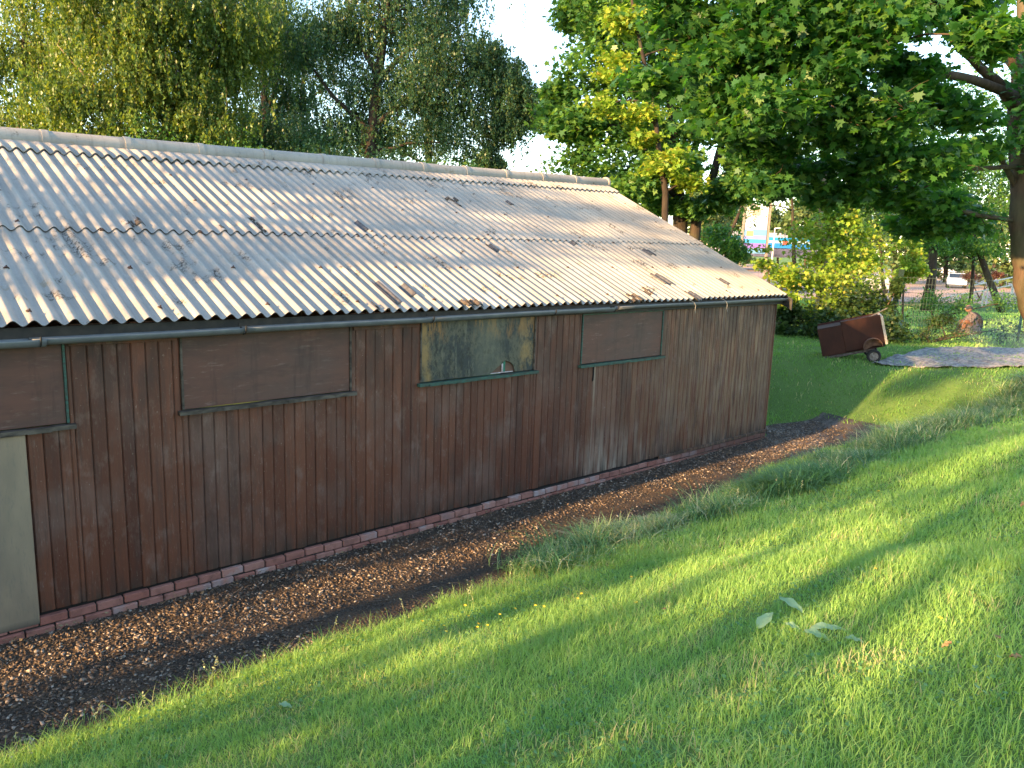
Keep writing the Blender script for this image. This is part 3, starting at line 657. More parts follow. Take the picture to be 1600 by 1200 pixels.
def tree(name, label, cat, base, stems, crowns, leafproto, lsize, nleaf, lmat, bark, group=None, style='pad', nclump=26, limbr=.05, leafrot=.6, seedrs=0, field=None, extra=None):
    """stems: list of (points, radii); crowns: list of (centre, (rx,ry,rz), weight). Branches run from the stems to every clump."""
    root = thing(name, base, label, cat, group); wb = MB()
    stem_pts = []
    for pts, rad in stems:
        pts = [np.array(p, float) for p in pts]; P_ = []; R_ = []
        for k in range(len(pts)-1):
            for u in np.linspace(0, 1, 5)[:-1]: P_.append(pts[k]*(1-u)+pts[k+1]*u+rng.normal(0, .015, 3)*rad[k]*5); R_.append(rad[k]*(1-u)+rad[k+1]*u)
        P_.append(pts[-1]); R_.append(rad[-1]); wb.tube(P_, R_, 9)
        stem_pts += [(p, r_) for p, r_ in zip(P_, R_)]
    SP = np.array([p for p, _ in stem_pts]); SR = np.array([r_ for _, r_ in stem_pts])
    PL, RL = [], []; tot = sum(c_[2] for c_ in crowns)
    for cen, rad, wt in crowns:
        cen = np.array(cen, float); rad = np.array(rad, float)
        dist = np.linalg.norm((SP-cen)*[1, 1, 1.4]+np.array([0, 0, .4])*np.linalg.norm(rad), axis=1); j = int(np.argmin(dist)); a = SP[j]; lr = min(SR[j]*.7, limbr)
        mid = (a+cen)/2+np.array([0, 0, .12*np.linalg.norm(cen-a)])+rng.normal(0, .08, 3)*np.linalg.norm(cen-a)*.5
        us = np.linspace(0, 1, 8); L_ = [(1-u)**2*a+2*u*(1-u)*mid+u*u*cen+rng.normal(0, .02, 3)*np.linalg.norm(rad) for u in us]
        L_[0] = a; wb.tube(L_, [lr*(1-.75*u) for u in us], 6); LA = np.array(L_)
        nc = max(3, int(round(nclump*wt/tot*len(crowns)/4)))
        for _ in range(nc):
            d = rng.normal(size=3); d /= np.linalg.norm(d); q = cen+d*rad*rng.uniform(.35, 1.0)
            jj = int(np.argmin(np.linalg.norm(LA-q, axis=1)+.15*rng.random(8))); b_ = LA[jj]; m2 = (b_+q)/2+np.array([0, 0, .1*np.linalg.norm(q-b_)])+rng.normal(0, .07, 3)*np.linalg.norm(q-b_)
            tw = [b_, m2, q]; wb.tube(tw, [lr*.30, lr*.2, lr*.07], 4, False)
            nl = int(nleaf*wt/tot/nc*rng.uniform(.5, 1.5))
            if style == 'pad':
                cs = np.array([.30, .30, .15])*rad.mean()*rng.uniform(.7, 1.3)
                pts = q+rng.normal(size=(nl, 3))*cs
            elif style == 'droop':     # hanging strings of leaves
                nst = max(4, nl//26); st = q+rng.normal(size=(nst, 3))*np.array([.34, .34, .16])*rad.mean()
                hang = rng.uniform(.35, 1.25, nst)*(.45*rad.mean()+.2); dr = rng.normal(0, .15, (nst, 2))
                per = max(1, nl//nst); u = rng.random((nst, per))
                pts = st[:, None, :]+np.stack([dr[:, None, 0]*u+0*u, dr[:, None, 1]*u, -u*hang[:, None]], -1)+rng.normal(0, .035, (nst, per, 3)); pts = pts.reshape(-1, 3)
                for q2, h2, d2 in list(zip(st, hang, dr))[::5]: wb.tube([q2, q2+np.array([d2[0]*.6, d2[1]*.6, -h2*.7])], [.006, .003], 3, False)
            else:
                cs = rad.mean()*rng.uniform(.18, .34); pts = q+rng.normal(size=(nl, 3))*cs
            PL.append(pts)
            if style == 'pad' or style == 'ball':
                for q2 in pts[::60]: wb.tube([q, (q+q2)/2+[0, 0, .03], q2], [lr*.09+.003, .004, .002], 3, False)
    PL = np.concatenate(PL)
    if field is not None: PL = PL[field(PL)]
    n_ = len(PL); S_ = lsize*rng.uniform(.45, 1.25, n_)
    M_ = rotm(rng.random(n_)*6.283, rng.normal(.35 if style != 'droop' else 1.1, leafrot, n_), rng.normal(0, leafrot, n_))
    wb.build('trunk', bark, root, smooth=True)
    scatter_mesh('crown', leafproto, PL, S_, M_, lmat, rng.random(n_), root)
    return root
def barkm(name, a, b, sc_=6):
    t = NT(name); n1 = t.noise(sc_, 6, (1, 1, .25), .7); n2 = t.noise(1.2, 3); c = t.mix(t.ramp(n1, .35, .65), a, b); c = t.mix(t.ramp(n2, .5, .7, 0, .5), c, (.06, .075, .035))
    t.col(c).rough(.9, .15).bump(n1, .8, .03); return t.m
bark = barkm('brown_bark', (.095, .066, .045), (.04, .028, .02)); bark_pale = barkm('pale_bark', (.20, .16, .11), (.085, .065, .045)); bark_dark = barkm('dark_bark', (.05, .038, .028), (.02, .016, .013))
def ell(px, py, rx, ry, d, wt=None, rz=None):     # crown region seen at (px,py), rx x ry photo pixels, at depth d
    m_ = d/F; return (at(px, py, d), (rx*m_, rx*m_*(rz or .9), ry*m_), wt or (rx*ry/6000.))
def gpt(px, d):      # ground point straight below a photo column at a depth
    p_ = at(px, 420, d); return np.array([p_[0], p_[1], float(gz(p_[0], p_[1]))])
def stempts(lst): return [at(*q) for q in lst]
birch_m = leafmat('birch_leaf', [(.065, .12, .03), (.10, .175, .04), (.15, .22, .04), (.23, .27, .05)], .45, (1.5, 1.35, .5), .4, .5)
birch_m2 = leafmat('birch_leaf_dark', [(.030, .085, .050), (.045, .11, .055), (.065, .14, .055), (.14, .18, .05)], .4, (1.4, 1.3, .5), .4, .5)
maple_m = leafmat('maple_leaf', [(.040, .12, .042), (.065, .165, .05), (.10, .22, .05), (.20, .31, .05)], .42, (1.7, 1.7, .5), .42, .5)
maple_n = leafmat('near_maple_leaf', [(.023, .086, .028), (.040, .125, .036), (.064, .165, .038), (.14, .25, .042)], .52, (1.8, 1.9, .5), .42, .6)
shrub_m = leafmat('shrub_leaf', [(.12, .23, .03), (.20, .33, .04), (.29, .40, .045), (.38, .34, .07)], .45, (1.5, 1.4, .5), .45, .8)
dark_m = leafmat('dark_leaf', [(.018, .045, .014), (.028, .062, .018), (.045, .085, .022), (.065, .10, .025)], .38, (1.6, 1.6, .5), .45, .5)
far_m = leafmat('far_leaf', [(.05, .10, .035), (.07, .13, .045), (.11, .16, .05), (.15, .18, .06)], .3, (1.4, 1.3, .6), .6, .1)
# birches behind the shed
b1 = gpt(262, 23); tree('birch_tree', 'sunlit yellow green birch behind the left half of the shed roof', 'tree', b1,
    [([b1, at(268, 300, 23), at(262, 160, 23), at(245, 60, 23.2), at(240, -120, 23)], [.2, .16, .12, .08, .03]), ([at(262, 200, 23), at(320, 100, 23), at(360, -20, 23)], [.09, .06, .02]), ([at(264, 250, 23), at(170, 160, 22.5), at(90, 70, 22)], [.08, .06, .02])],
    [ell(200, 55, 115, 60, 22), ell(130, 150, 100, 40, 22), ell(270, 130, 90, 60, 22.5), ell(360, 30, 90, 60, 23), ell(235, 215, 100, 34, 22), ell(330, 100, 60, 50, 23), ell(200, -60, 190, 70, 22, 2), ell(150, 215, 80, 30, 22.5), ell(330, 190, 70, 40, 22.5), ell(110, 30, 60, 40, 22), ell(250, 40, 70, 50, 21.5)],
    OVAL, .11, 140000, birch_m, bark_pale, 'birch trees behind the shed', 'droop', 92, .05)
b2 = gpt(30, 24); tree('birch_tree', 'birch crown at the far left edge of the sky', 'tree', b2,
    [([b2, at(35, 200, 24), at(40, 60, 24), at(20, -100, 24)], [.18, .14, .09, .03])],
    [ell(30, 60, 70, 70, 23.5), ell(30, 190, 70, 40, 23), ell(-60, 120, 80, 90, 23.5), ell(40, -50, 100, 50, 24), ell(90, 110, 50, 40, 24)],
    OVAL, .10, 56000, birch_m, bark_pale, 'birch trees behind the shed', 'droop', 46, .05)
b3 = gpt(588, 25); tree('birch_tree', 'large dark weeping birch whose forked trunk stands against the sky', 'tree', b3,
    [([b3, at(578, 240, 25), at(590, 120, 25), at(600, 60, 25), at(612, -60, 25)], [.22, .19, .16, .11, .04]), ([at(588, 130, 25), at(640, 75, 25), at(720, 40, 25)], [.10, .06, .02]), ([at(590, 120, 25), at(560, 60, 25), at(530, -30, 25)], [.10, .06, .03]), ([at(582, 200, 25), at(650, 140, 25), at(740, 130, 25), at(800, 130, 25)], [.09, .07, .04, .02]), ([at(584, 210, 25), at(520, 150, 25), at(470, 80, 25)], [.09, .06, .02])],
    [ell(610, 15, 100, 60, 25), ell(700, 60, 60, 70, 25), ell(560, 120, 80, 34, 25), ell(735, 150, 50, 60, 25), ell(795, 120, 28, 34, 25, .8), ell(480, 60, 60, 70, 25), ell(655, 170, 80, 40, 25), ell(710, 225, 60, 30, 25), ell(520, 200, 70, 40, 25), ell(600, -80, 170, 50, 25, 2), ell(700, -20, 50, 50, 25), ell(650, 100, 60, 50, 26), ell(540, 40, 60, 50, 25.5), ell(740, 90, 50, 50, 25), ell(600, 210, 70, 30, 26), ell(690, 120, 70, 50, 24.5), ell(815, 160, 34, 36, 25, .8), ell(770, 100, 40, 40, 25, .7), ell(785, 190, 36, 44, 25, .7), ell(765, 240, 26, 26, 25, .5), ell(560, 180, 60, 30, 26)],
    OVAL, .095, 165000, birch_m2, bark_dark, 'birch trees behind the shed', 'droop', 96, .06)
b4 = gpt(425, 30); tree('birch_tree', 'thin leafed birch filling the gap between the two larger birches', 'tree', b4,
    [([b4, at(415, 200, 30), at(410, 60, 30), at(420, -60, 30)], [.2, .15, .1, .04]), ([at(412, 190, 30), at(440, 110, 30), at(455, 50, 30)], [.08, .05, .02])],
    [ell(420, 30, 70, 60, 30), ell(400, 190, 90, 40, 30), ell(450, 235, 90, 24, 30), ell(340, 230, 90, 26, 30), ell(450, 110, 40, 60, 30)],
    OVAL, .11, 80000, birch_m2, bark, 'birch trees behind the shed', 'droop', 50, .05)
for px, d, cr_, n_, lab in ((120, 34, [(80, 90, 110, 60), (200, 140, 90, 60), (60, 210, 90, 30), (180, 30, 90, 50)], 24000, 'green tree filling in behind the leftmost birches'),
                     (470, 36, [(450, 60, 90, 60), (430, 150, 70, 50), (520, 130, 80, 60), (480, 225, 90, 30), (380, 100, 60, 60)], 26000, 'dark tree standing behind the gap between the birches'),
                     (670, 38, [(660, 60, 70, 60), (640, 160, 80, 50), (700, 200, 60, 40), (600, 230, 90, 26)], 20000, 'dark tree behind the right side of the weeping birch')):
    g_ = gpt(px, d); tree('broadleaf_tree', lab, 'tree', g_, [([g_, at(px, 200, d), at(px+8, 60, d)], [.25, .15, .05])], [ell(*q, d) for q in cr_], OVAL, .13, n_, birch_m2 if px > 300 else birch_m, bark_dark, None, 'ball', 160, .07)
# shrubs looking over the ridge
for (px, py, rx, ry, d, lab) in ((560, 262, 100, 26, 21, 'round leafed green shrub peering over the middle of the roof ridge'), (300, 235, 120, 24, 22, 'low olive shrub behind the ridge below the sunlit birch'), (690, 268, 60, 16, 22, 'dark shrub showing just above the ridge under the weeping birch'), (815, 280, 26, 9, 40, 'small sunlit treetop in the sky gap over the ridge')):
    g_ = gpt(px, d); tree('shrub', lab, 'shrub', g_, [([g_, at(px, py+25, d), at(px, py, d)], [.06, .04, .02])], [ell(px, py+8, rx, ry, d), ell(px-rx*.5, py+26, rx*.6, ry, d), ell(px+rx*.5, py+26, rx*.6, ry, d)], OVAL, .10, 9000, maple_m if d > 21 else birch_m2, bark, 'shrubs behind the shed', 'ball', 40, .03)
# broad maple beyond the gable
m1 = gpt(1075, 23); tree('maple_tree', 'broad maple with twin dark stems rising behind the right end of the roof', 'tree', m1,
    [([m1, at(1062, 340, 23), at(1058, 280, 23), at(1048, 150, 23), at(1030, 0, 23), at(1010, -120, 23)], [.26, .22, .18, .13, .08, .03]), ([m1+[.1, 0, .5], at(1088, 345, 23), at(1110, 290, 23), at(1140, 180, 23), at(1150, 60, 23)], [.2, .16, .13, .09, .03]), ([at(1058, 270, 23), at(970, 200, 23), at(890, 180, 23)], [.1, .07, .02])],
    [ell(975, 20, 75, 55, 23), ell(930, 115, 65, 40, 23), ell(895, 195, 55, 32, 23, 1.2), ell(930, 245, 70, 30, 23), ell(1000, 210, 60, 50, 23.5), ell(1010, 110, 60, 60, 23), ell(1050, 255, 50, 22, 22, .7), ell(1090, 60, 70, 70, 23), ell(1000, -80, 130, 60, 23, 2), ell(1120, 160, 60, 70, 24), ell(940, 290, 60, 30, 25), ell(1010, 300, 60, 24, 25), ell(875, 150, 30, 20, 23, .5), ell(950, 60, 60, 50, 23.5), ell(1150, 300, 34, 22, 22, .5), ell(1165, 265, 40, 22, 22.5, .6), ell(1195, 285, 26, 16, 22.5, .35), ell(1170, 230, 50, 30, 23, .7), ell(1040, 320, 34, 16, 23.5, .5), ell(1085, 325, 30, 14, 22.5, .4), ell(1000, 290, 40, 20, 22, .5), ell(1120, 320, 30, 16, 22.5, .4), ell(960, 180, 60, 40, 24), ell(1080, 130, 60, 60, 24), ell(1060, 210, 70, 30, 23), ell(900, 30, 30, 40, 24, .7)],
    MAPLE2, .165, 60000, maple_m, bark_dark, None, 'pad', 150, .08, .55)
g_ = gpt(1040, 21); tree('beech_tree', 'added slender tree whose yellow leaves stand for sunlit patches of the twin stemmed maple', 'tree', g_, [([g_, at(1040, 300, 21), at(1020, 160, 21), at(990, 20, 21), at(980, -60, 21)], [.10, .09, .06, .04, .02])],  # added tree, its leaf colour paints sunlit patches into the maple's crown
    [ell(1040, 255, 40, 26, 21, .8), ell(1075, 285, 30, 16, 21, .5), ell(965, 110, 38, 22, 21, .6), ell(945, 165, 34, 16, 21, .4), ell(985, 35, 50, 22, 21, .7), ell(1000, 180, 40, 16, 21, .4), ell(1060, 75, 26, 12, 21, .3), ell(1010, 215, 30, 14, 21, .4)], MAPLE2, .13, 8000, shrub_m, bark_dark, None, 'pad', 70, .04, .5)
# near maple whose boughs hang over the right half
m2 = at(1645, 590, 15.5); m2[2] = gz(m2[0], m2[1]); D = 15.5
tree('maple_tree', 'large maple at the right edge with a thick trunk and low spreading boughs', 'tree', m2,
    [([m2-[0, 0, .1], m2+[0, 0, .3], at(1624, 515, D), at(1604, 440, D), at(1600, 350, D), at(1593, 180, D), at(1600, 40, D), at(1600, -150, D)], [.40, .30, .26, .25, .25, .21, .15, .08]),
     ([at(1594, 180, D), at(1560, 130, 15), at(1505, 80, 14.5), at(1440, 10, 14)], [.13, .10, .07, .03]), ([at(1597, 120, D), at(1550, 45, 15), at(1480, 10, 14), at(1400, -50, 13)], [.13, .10, .07, .03]),
     ([at(1590, 150, D), at(1520, 125, 14), at(1440, 105, 13), at(1370, 98, 12.5), at(1260, 100, 12)], [.10, .08, .07, .055, .02]),
     ([at(1592, 300, D), at(1560, 240, 15.2), at(1530, 195, 15)], [.06, .045, .02]), ([at(1596, 260, D), at(1500, 265, 14), at(1430, 300, 14)], [.05, .035, .015]),
     ([at(1585, 345, D), at(1530, 337, 15.2), at(1505, 330, 15), at(1483, 305, 14.8)], [.04, .05, .045, .03]),
     ([at(1592, 60, 15), at(1450, -60, 12), at(1250, -80, 11), at(1100, -60, 11.5)], [.1, .07, .04, .02])],
    [ell(1230, 40, 110, 55, 11.5), ell(1130, 110, 70, 40, 12), ell(1060, 40, 70, 40, 12.5), ell(1220, 160, 90, 40, 11.5), ell(1380, 40, 80, 50, 11), ell(1370, 180, 90, 40, 12), ell(1300, 110, 80, 40, 11.5), ell(1460, 250, 80, 36, 13), ell(1545, 60, 50, 30, 10, .6),
     ell(1340, 260, 70, 30, 13.5), ell(1540, 230, 45, 30, 14), ell(1515, 345, 45, 24, 15.5), ell(1440, 150, 50, 24, 13.5, .6), ell(1480, -50, 160, 50, 11.5, 2), ell(1230, -50, 150, 50, 11.5, 2), ell(1140, 200, 50, 30, 12.5), ell(1200, 235, 50, 24, 13, .7), ell(1440, 350, 60, 20, 16, .7), ell(1050, -30, 80, 30, 12), ell(1020, 130, 50, 25, 13.5, .6), ell(1690, 150, 90, 120, 14, 1.5), ell(1180, 90, 90, 60, 12.5), ell(1300, 200, 80, 40, 12.5), ell(1110, 170, 60, 40, 13), ell(1290, 20, 90, 50, 12), ell(1420, 110, 50, 24, 12, .5), ell(1500, 180, 50, 24, 13.5, .5), ell(1210, 295, 40, 18, 13, .5), ell(1300, 305, 50, 20, 14, .6), ell(1390, 300, 60, 22, 14.5, .7), ell(1455, 318, 50, 22, 15, .6), ell(1400, 250, 70, 30, 13), ell(1500, 10, 70, 40, 13), ell(1250, 270, 40, 20, 14, .5)],
    MAPLE, .145, 44000, maple_n, bark, None, 'pad', 230, .06, .55)
# sunlit trees and shrubs by the fence
g_ = gpt(1290, 33); tree('pine_tree', 'straight trunk lit orange with thin foliage standing beyond the green fence', 'tree', g_,
    [([g_, at(1288, 400, 33), at(1287, 280, 33), at(1300, 150, 33), at(1312, 40, 33)], [.26, .24, .2, .15, .06])],
    [ell(1250, 270, 40, 30, 33), ell(1330, 250, 50, 40, 34), ell(1310, 150, 50, 60, 34), ell(1240, 200, 50, 40, 34), ell(1340, 330, 50, 40, 35), ell(1300, 60, 60, 60, 34)], OVAL, .16, 9000, far_m, bark_pale, None, 'ball', 60, .06)
def bush(name, lab, px, d, crowns, nl, mat, ls=.11, proto=OVAL, grp=None, nc=60, style='ball', bk=bark, lr=.03, stem=.05):
    g_ = gpt(px, d); st = [([g_+[dx, dy, 0], (g_+np.array(crowns[min(i, len(crowns)-1)][0]))/2+[dx, dy, 0], np.array(crowns[min(i, len(crowns)-1)][0])], [stem, stem*.6, stem*.2]) for i, (dx, dy) in enumerate(((0, 0),) if 'tree' in name else ((0, 0), (.25, .1), (-.3, .15)))]
    return tree(name, lab, 'tree' if 'tree' in name else 'shrub', g_, st, crowns, proto, ls, nl, mat, bk, grp, style, nc, lr)
bush('shrub', 'tall bright yellow green shrub lit by the sun above the rusty trailer', 1290, 25.5, [ell(1285, 380, 50, 50, 25.5), ell(1300, 440, 70, 40, 25.5), ell(1350, 400, 40, 50, 26), ell(1240, 440, 40, 30, 25), ell(1320, 345, 28, 20, 25.5, .5), ell(1290, 490, 60, 26, 25)], 11000, shrub_m, .13, MAPLE2, None, 80, 'pad')
bush('shrub', 'low sunlit shrub between the roof corner and the tall shrub', 1215, 24.5, [ell(1200, 405, 30, 18, 24.5), ell(1225, 425, 30, 20, 24.5), ell(1215, 470, 30, 14, 24.5, .3)], 2200, shrub_m, .13, MAPLE2, None, 30, 'pad')
bush('shrub', 'dark green undergrowth along the fence behind the trailer', 1330, 24, [ell(1340, 480, 50, 30, 24), ell(1270, 505, 60, 18, 24), ell(1380, 515, 40, 18, 23), ell(1225, 515, 26, 14, 23.5), ell(1225, 490, 22, 22, 24.5, .6), ell(1320, 515, 60, 14, 23.5)], 9000, dark_m, .12, MAPLE2, None, 80)
bush('climbing_plant', 'dark leafy climber wrapped round the leaning fence post', 1398, 23.8, [ell(1396, 490, 13, 26, 23.8), ell(1388, 525, 18, 18, 23.8), ell(1402, 450, 7, 16, 23.8, .3)], 2600, dark_m, .11, MAPLE2, None, 30)
bush('small_tree', 'small yellow leafed tree beside the fence post', 1420, 29, [ell(1415, 385, 22, 26, 29), ell(1400, 360, 26, 20, 29), ell(1425, 420, 18, 18, 29, .6)], 4200, shrub_m, .12, MAPLE2, None, 40, 'pad')
bush('shrub', 'low weeds along the foot of the mesh fence', 1470, 23, [ell(1440, 520, 40, 12, 23), ell(1500, 518, 50, 10, 23), ell(1560, 515, 40, 12, 23), ell(1470, 500, 20, 8, 24, .3)], 3600, dark_m, .08, OVAL, None, 60)
bush('shrub', 'pale leafed bush growing on the slope beyond the mesh fence', 1470, 31, [ell(1450, 470, 30, 12, 31), ell(1500, 478, 40, 12, 31), ell(1580, 470, 30, 14, 31)], 3500, maple_m, .11, OVAL, None, 50)
bush('beech_tree', 'dark trunked tree hanging over the car park in front of the red foliage', 1524, 42, [ell(1528, 330, 60, 40, 42), ell(1440, 320, 50, 34, 42), ell(1560, 310, 50, 50, 42), ell(1460, 385, 36, 12, 40, .5), ell(1520, 385, 40, 14, 40, .6), ell(1580, 390, 30, 26, 42), ell(1500, 250, 90, 50, 44)], 15000, maple_m, .17, OVAL, None, 70, 'pad', bark_dark, .08, .12)
bush('beech_tree', 'olive tree filling the gap between the orange trunk and the maple', 1390, 46, [ell(1370, 330, 50, 40, 46), ell(1400, 270, 60, 50, 46), ell(1350, 230, 50, 50, 48), ell(1410, 190, 60, 50, 48)], 10000, far_m, .19, OVAL, None, 60, 'pad', bark, .08, .14)
g_ = gpt(1456, 38); tree('street_tree', 'slim grey trunked tree standing in front of the car park', 'tree', g_, [([g_, at(1456, 440, 38), at(1458, 390, 38), at(1462, 330, 38)], [.34, .22, .19, .12])], [ell(1462, 380, 40, 16, 38), ell(1440, 345, 40, 20, 38), ell(1490, 350, 40, 20, 38), ell(1462, 300, 60, 30, 38)], OVAL, .15, 6000, maple_m, bark_dark, None, 'pad', 50, .08)
red_m = leafmat('red_leaf', [(.16, .05, .04), (.24, .09, .06), (.30, .15, .10), (.20, .14, .05)], .35, (1.3, 1, .8), .5, .5)
bush('shrub', 'red leafed shrub by the white railing', 1540, 54, [ell(1545, 424, 16, 8, 54), ell(1515, 432, 14, 5, 54, .5), ell(1560, 430, 8, 6, 54, .4)], 2200, red_m, .14, OVAL, None, 24)
for px, d, cr_, n_, lab in ((1246, 62, [(1235, 255, 46, 30), (1255, 200, 50, 40), (1275, 300, 30, 26), (1150, 320, 40, 26)], 8000, 'far green tree in the sky gap left of the orange trunk'), (1128, 38, [(1135, 385, 30, 18), (1155, 400, 22, 10), (1120, 365, 20, 16)], 5000, 'dark bluish tree hiding the shopfront beside the roof edge'), (1105, 52, [(1190, 250, 60, 40), (1140, 270, 50, 40), (1160, 200, 70, 50)], 9000, 'olive green tree seen between the twin stemmed maple and the orange trunk'),
                     (1330, 44, [(1330, 260, 60, 50), (1400, 230, 70, 60), (1280, 200, 60, 50), (1350, 330, 50, 40), (1235, 250, 40, 30), (1400, 330, 40, 40), (1440, 280, 40, 40)], 20000, 'tall green tree filling the space behind the orange trunk'),
                     (1575, 40, [(1480, 260, 70, 60), (1560, 250, 60, 70), (1440, 170, 60, 50), (1540, 160, 60, 50), (1500, 330, 60, 40), (1540, 390, 44, 16), (1480, 375, 40, 16)], 20000, 'broad shaded tree behind the boughs of the near maple')):
    bush('beech_tree', lab, px, d, [ell(*q, d) for q in cr_], n_, maple_m, .17, OVAL, None, 110, 'ball', bark_dark, .1, .2)
# far line of trees
fl = [(860, 300, 90, 30, 90), (960, 330, 60, 50, 70), (1100, 305, 40, 40, 60), (1150, 335, 40, 40, 160), (1215, 345, 30, 30, 180), (1258, 325, 34, 40, 150), (1320, 330, 50, 60, 150), (1400, 330, 60, 60, 85), (1480, 330, 60, 60, 95), (1570, 330, 60, 70, 85), (1650, 330, 60, 80, 80), (560, 290, 140, 20, 70), (330, 270, 140, 18, 70), (90, 250, 130, 20, 70)]
FN = ['behind the roof ridge under the open sky', 'hazy crown seen through the twin stems', 'behind the tall sign', 'left of the tall sign top', 'just right of the tall sign', 'behind the lamp over the blue shopfront', 'behind the orange trunk', 'over the car park', 'behind the slim grey trunk', 'behind the railing', 'past the right edge of the picture', 'low behind the dark birch', 'low behind the thin birch', 'low behind the sunlit birch']
for (px, py, rx, ry, d), fn in zip(fl, FN):
    g_ = gpt(px, d); tree('far_tree', 'distant green tree '+fn, 'tree', g_, [([g_, at(px, py+20, d)], [.3, .1])], [ell(px, py, rx*.8, ry*.7, d), ell(px-rx*.5, py+ry*.5, rx*.6, ry*.6, d), ell(px+rx*.5, py+ry*.5, rx*.6, ry*.6, d), ell(px, py+ry*1.2, rx, ry*.6, d)], OVAL, .0075*d, 4200, far_m, bark, 'distant trees', 'ball', 50, .1)

# ---- unseen trees left of the picture, crowns holed to shape the sun patches ----
XO = -9.0
def to_screen(P_):   # where a point's sun ray crosses the plane x = XO
    s_ = (XO-P_[..., 0])/SUN[0]; return P_[..., 1]+SUN[1]*s_, P_[..., 2]+SUN[2]*s_
HOLES = []
def lit(px, py, z, ry, rz):
    p_ = onz(px, py, z); a, b = to_screen(np.array(p_)); HOLES.append((float(a), float(b), ry+.07, rz+.06))
def shade_field(P_):
    a, b = to_screen(P_)
    v_ = .46*vn(a*1.5+3, b*.9+1)+.34*vn(a*3.2+8, b*1.7+5)+.20*vn(a*7, b*3.5)
    low = (a < .35) & (b < np.where(a < -2.5, 7.3, 6.4))
    k_ = v_ > np.where(low, .12, .385)+.04*np.clip((b-7)/4, 0, 1)
    for ha, hb, ra, rb in HOLES: k_ &= ((a-ha)/ra)**2+((b-hb)/rb)**2 > 1
    return k_
for q in [(100, 1030, 0, .09, .5), (330, 965, 0, .10, .5), (550, 912, 0, .13, .6), (750, 862, 0, .13, .6), (60, 1112, 0, .09, .4), (480, 965, 0, .07, .4), (1000, 775, 0, .22, .6), (1120, 735, 0, .22, .7), (1230, 692, 0, .4, .8),
          (250, 1115, .1, .12, .5), (430, 1045, .1, .11, .5), (100, 1180, .1, .1, .3), (820, 985, .45, .10, .3), (1000, 930, .6, .16, .4), (1130, 890, .65, .15, .4), (1320, 872, .8, .2, .4), (1470, 845, .9, .24, .5), (1420, 775, .8, .13, .4), (1570, 720, 1.0, .2, .5),
          (1560, 960, 1.2, .14, .35), (640, 1000, .2, .06, .3), (1250, 905, .75, .1, .3), (1500, 900, .95, .1, .3), (1290, 725, .1, .12, .3), (1300, 630, .3, .35, .8), (1440, 650, .3, .5, .6), (1530, 603, .85, .5, .4), (1570, 580, .9, .3, .5)]: lit(*q)
shade_leaf = dark_m
for k_, (yy, zt) in enumerate(((-8.2, 9.8), (-4.6, 10.2), (-1.0, 9.6), (2.6, 10.4), (5.8, 10.2))):
    b_ = np.array([XO, yy, float(gz(XO, yy))]); cr_ = []
    for zz in np.arange(2.2, zt, 1.15): cr_ += [((XO+rng.normal(0, .5), yy+dy, zz), (.8, 1.5, .8), 1) for dy in (-1.0, 1.0)]
    tree('shade_tree', 'unseen leafy tree left of the picture, its crown shaped to place the sun patches', 'tree', b_, [([b_, b_+[0, .1, 3], b_+[.1, -.1, zt-1]], [.2, .16, .05])], cr_, OVAL, .18, 14500, shade_leaf, bark, 'unseen shade trees left of the picture', 'ball', 120, .04, field=shade_field)
for yy, zt, xo_ in ((12.3, 17, -6.),):  # extra unseen tree, added so the weeping birch falls in shade
    b_ = np.array([xo_, yy, float(gz(xo_, yy))]); cr_ = [((xo_+rng.normal(0, .4), yy+dy, zz), (1, 1.5, 1), 1) for zz in np.arange(4, zt, 1.6) for dy in (-1.2, 1.2)]
    tree('shade_tree', 'unseen leafy tree left of the picture, its crown shaped to place the sun patches', 'tree', b_, [([b_, b_+[0, .1, 5], b_+[.1, -.1, zt-2]], [.25, .2, .05])], cr_, OVAL, .3, 5000, shade_leaf, bark, 'unseen shade trees left of the picture', 'ball', 100, .05)

# ================= OBJECTS =================
# trailer
def basis(ax, ay, az): return np.stack([ax, ay, az], 1)
tl = onz(1262, 566, .92); 
rdir = rt.copy(); rdir[2] = 0; rdir /= np.linalg.norm(rdir); fdir = np.array([fw[0], fw[1], 0]); fdir /= np.linalg.norm(fdir)
a_ = R(-21); ax = rdir*math.cos(a_)+fdir*math.sin(a_); ay = -rdir*math.sin(a_)+fdir*math.cos(a_); tilt = R(15.5)
axx = ax*math.cos(tilt)+np.array([0, 0, 1])*math.sin(tilt); azz = np.cross(axx, ay); 
tb = onz(1286, 561, .93); tb[2] = float(gz(tb[0], tb[1]))+.03
rust = NT('rusty_painted_ply'); t = rust; n1 = t.noise(3, 6, (1, 1, .6), .65); n2 = t.noise(14, 5, rough=.7)
c = t.mix(t.ramp(n1, .35, .65), (.032, .012, .008), (.060, .020, .012)); c = t.mix(t.ramp(n2, .52, .7, 0, .6), c, (.03, .014, .01)); t.col(c).rough(.7, .2)
trailer = thing('trailer', tb, 'small rusty brown box trailer tipped forward on the lawn under the shrub', 'trailer')
TM = (basis(axx, ay, azz), tb)
tdep = (tb-CAM)@fw; mpp = tdep/F; TL, TH, TW = 92*mpp, 46*mpp, 1.05
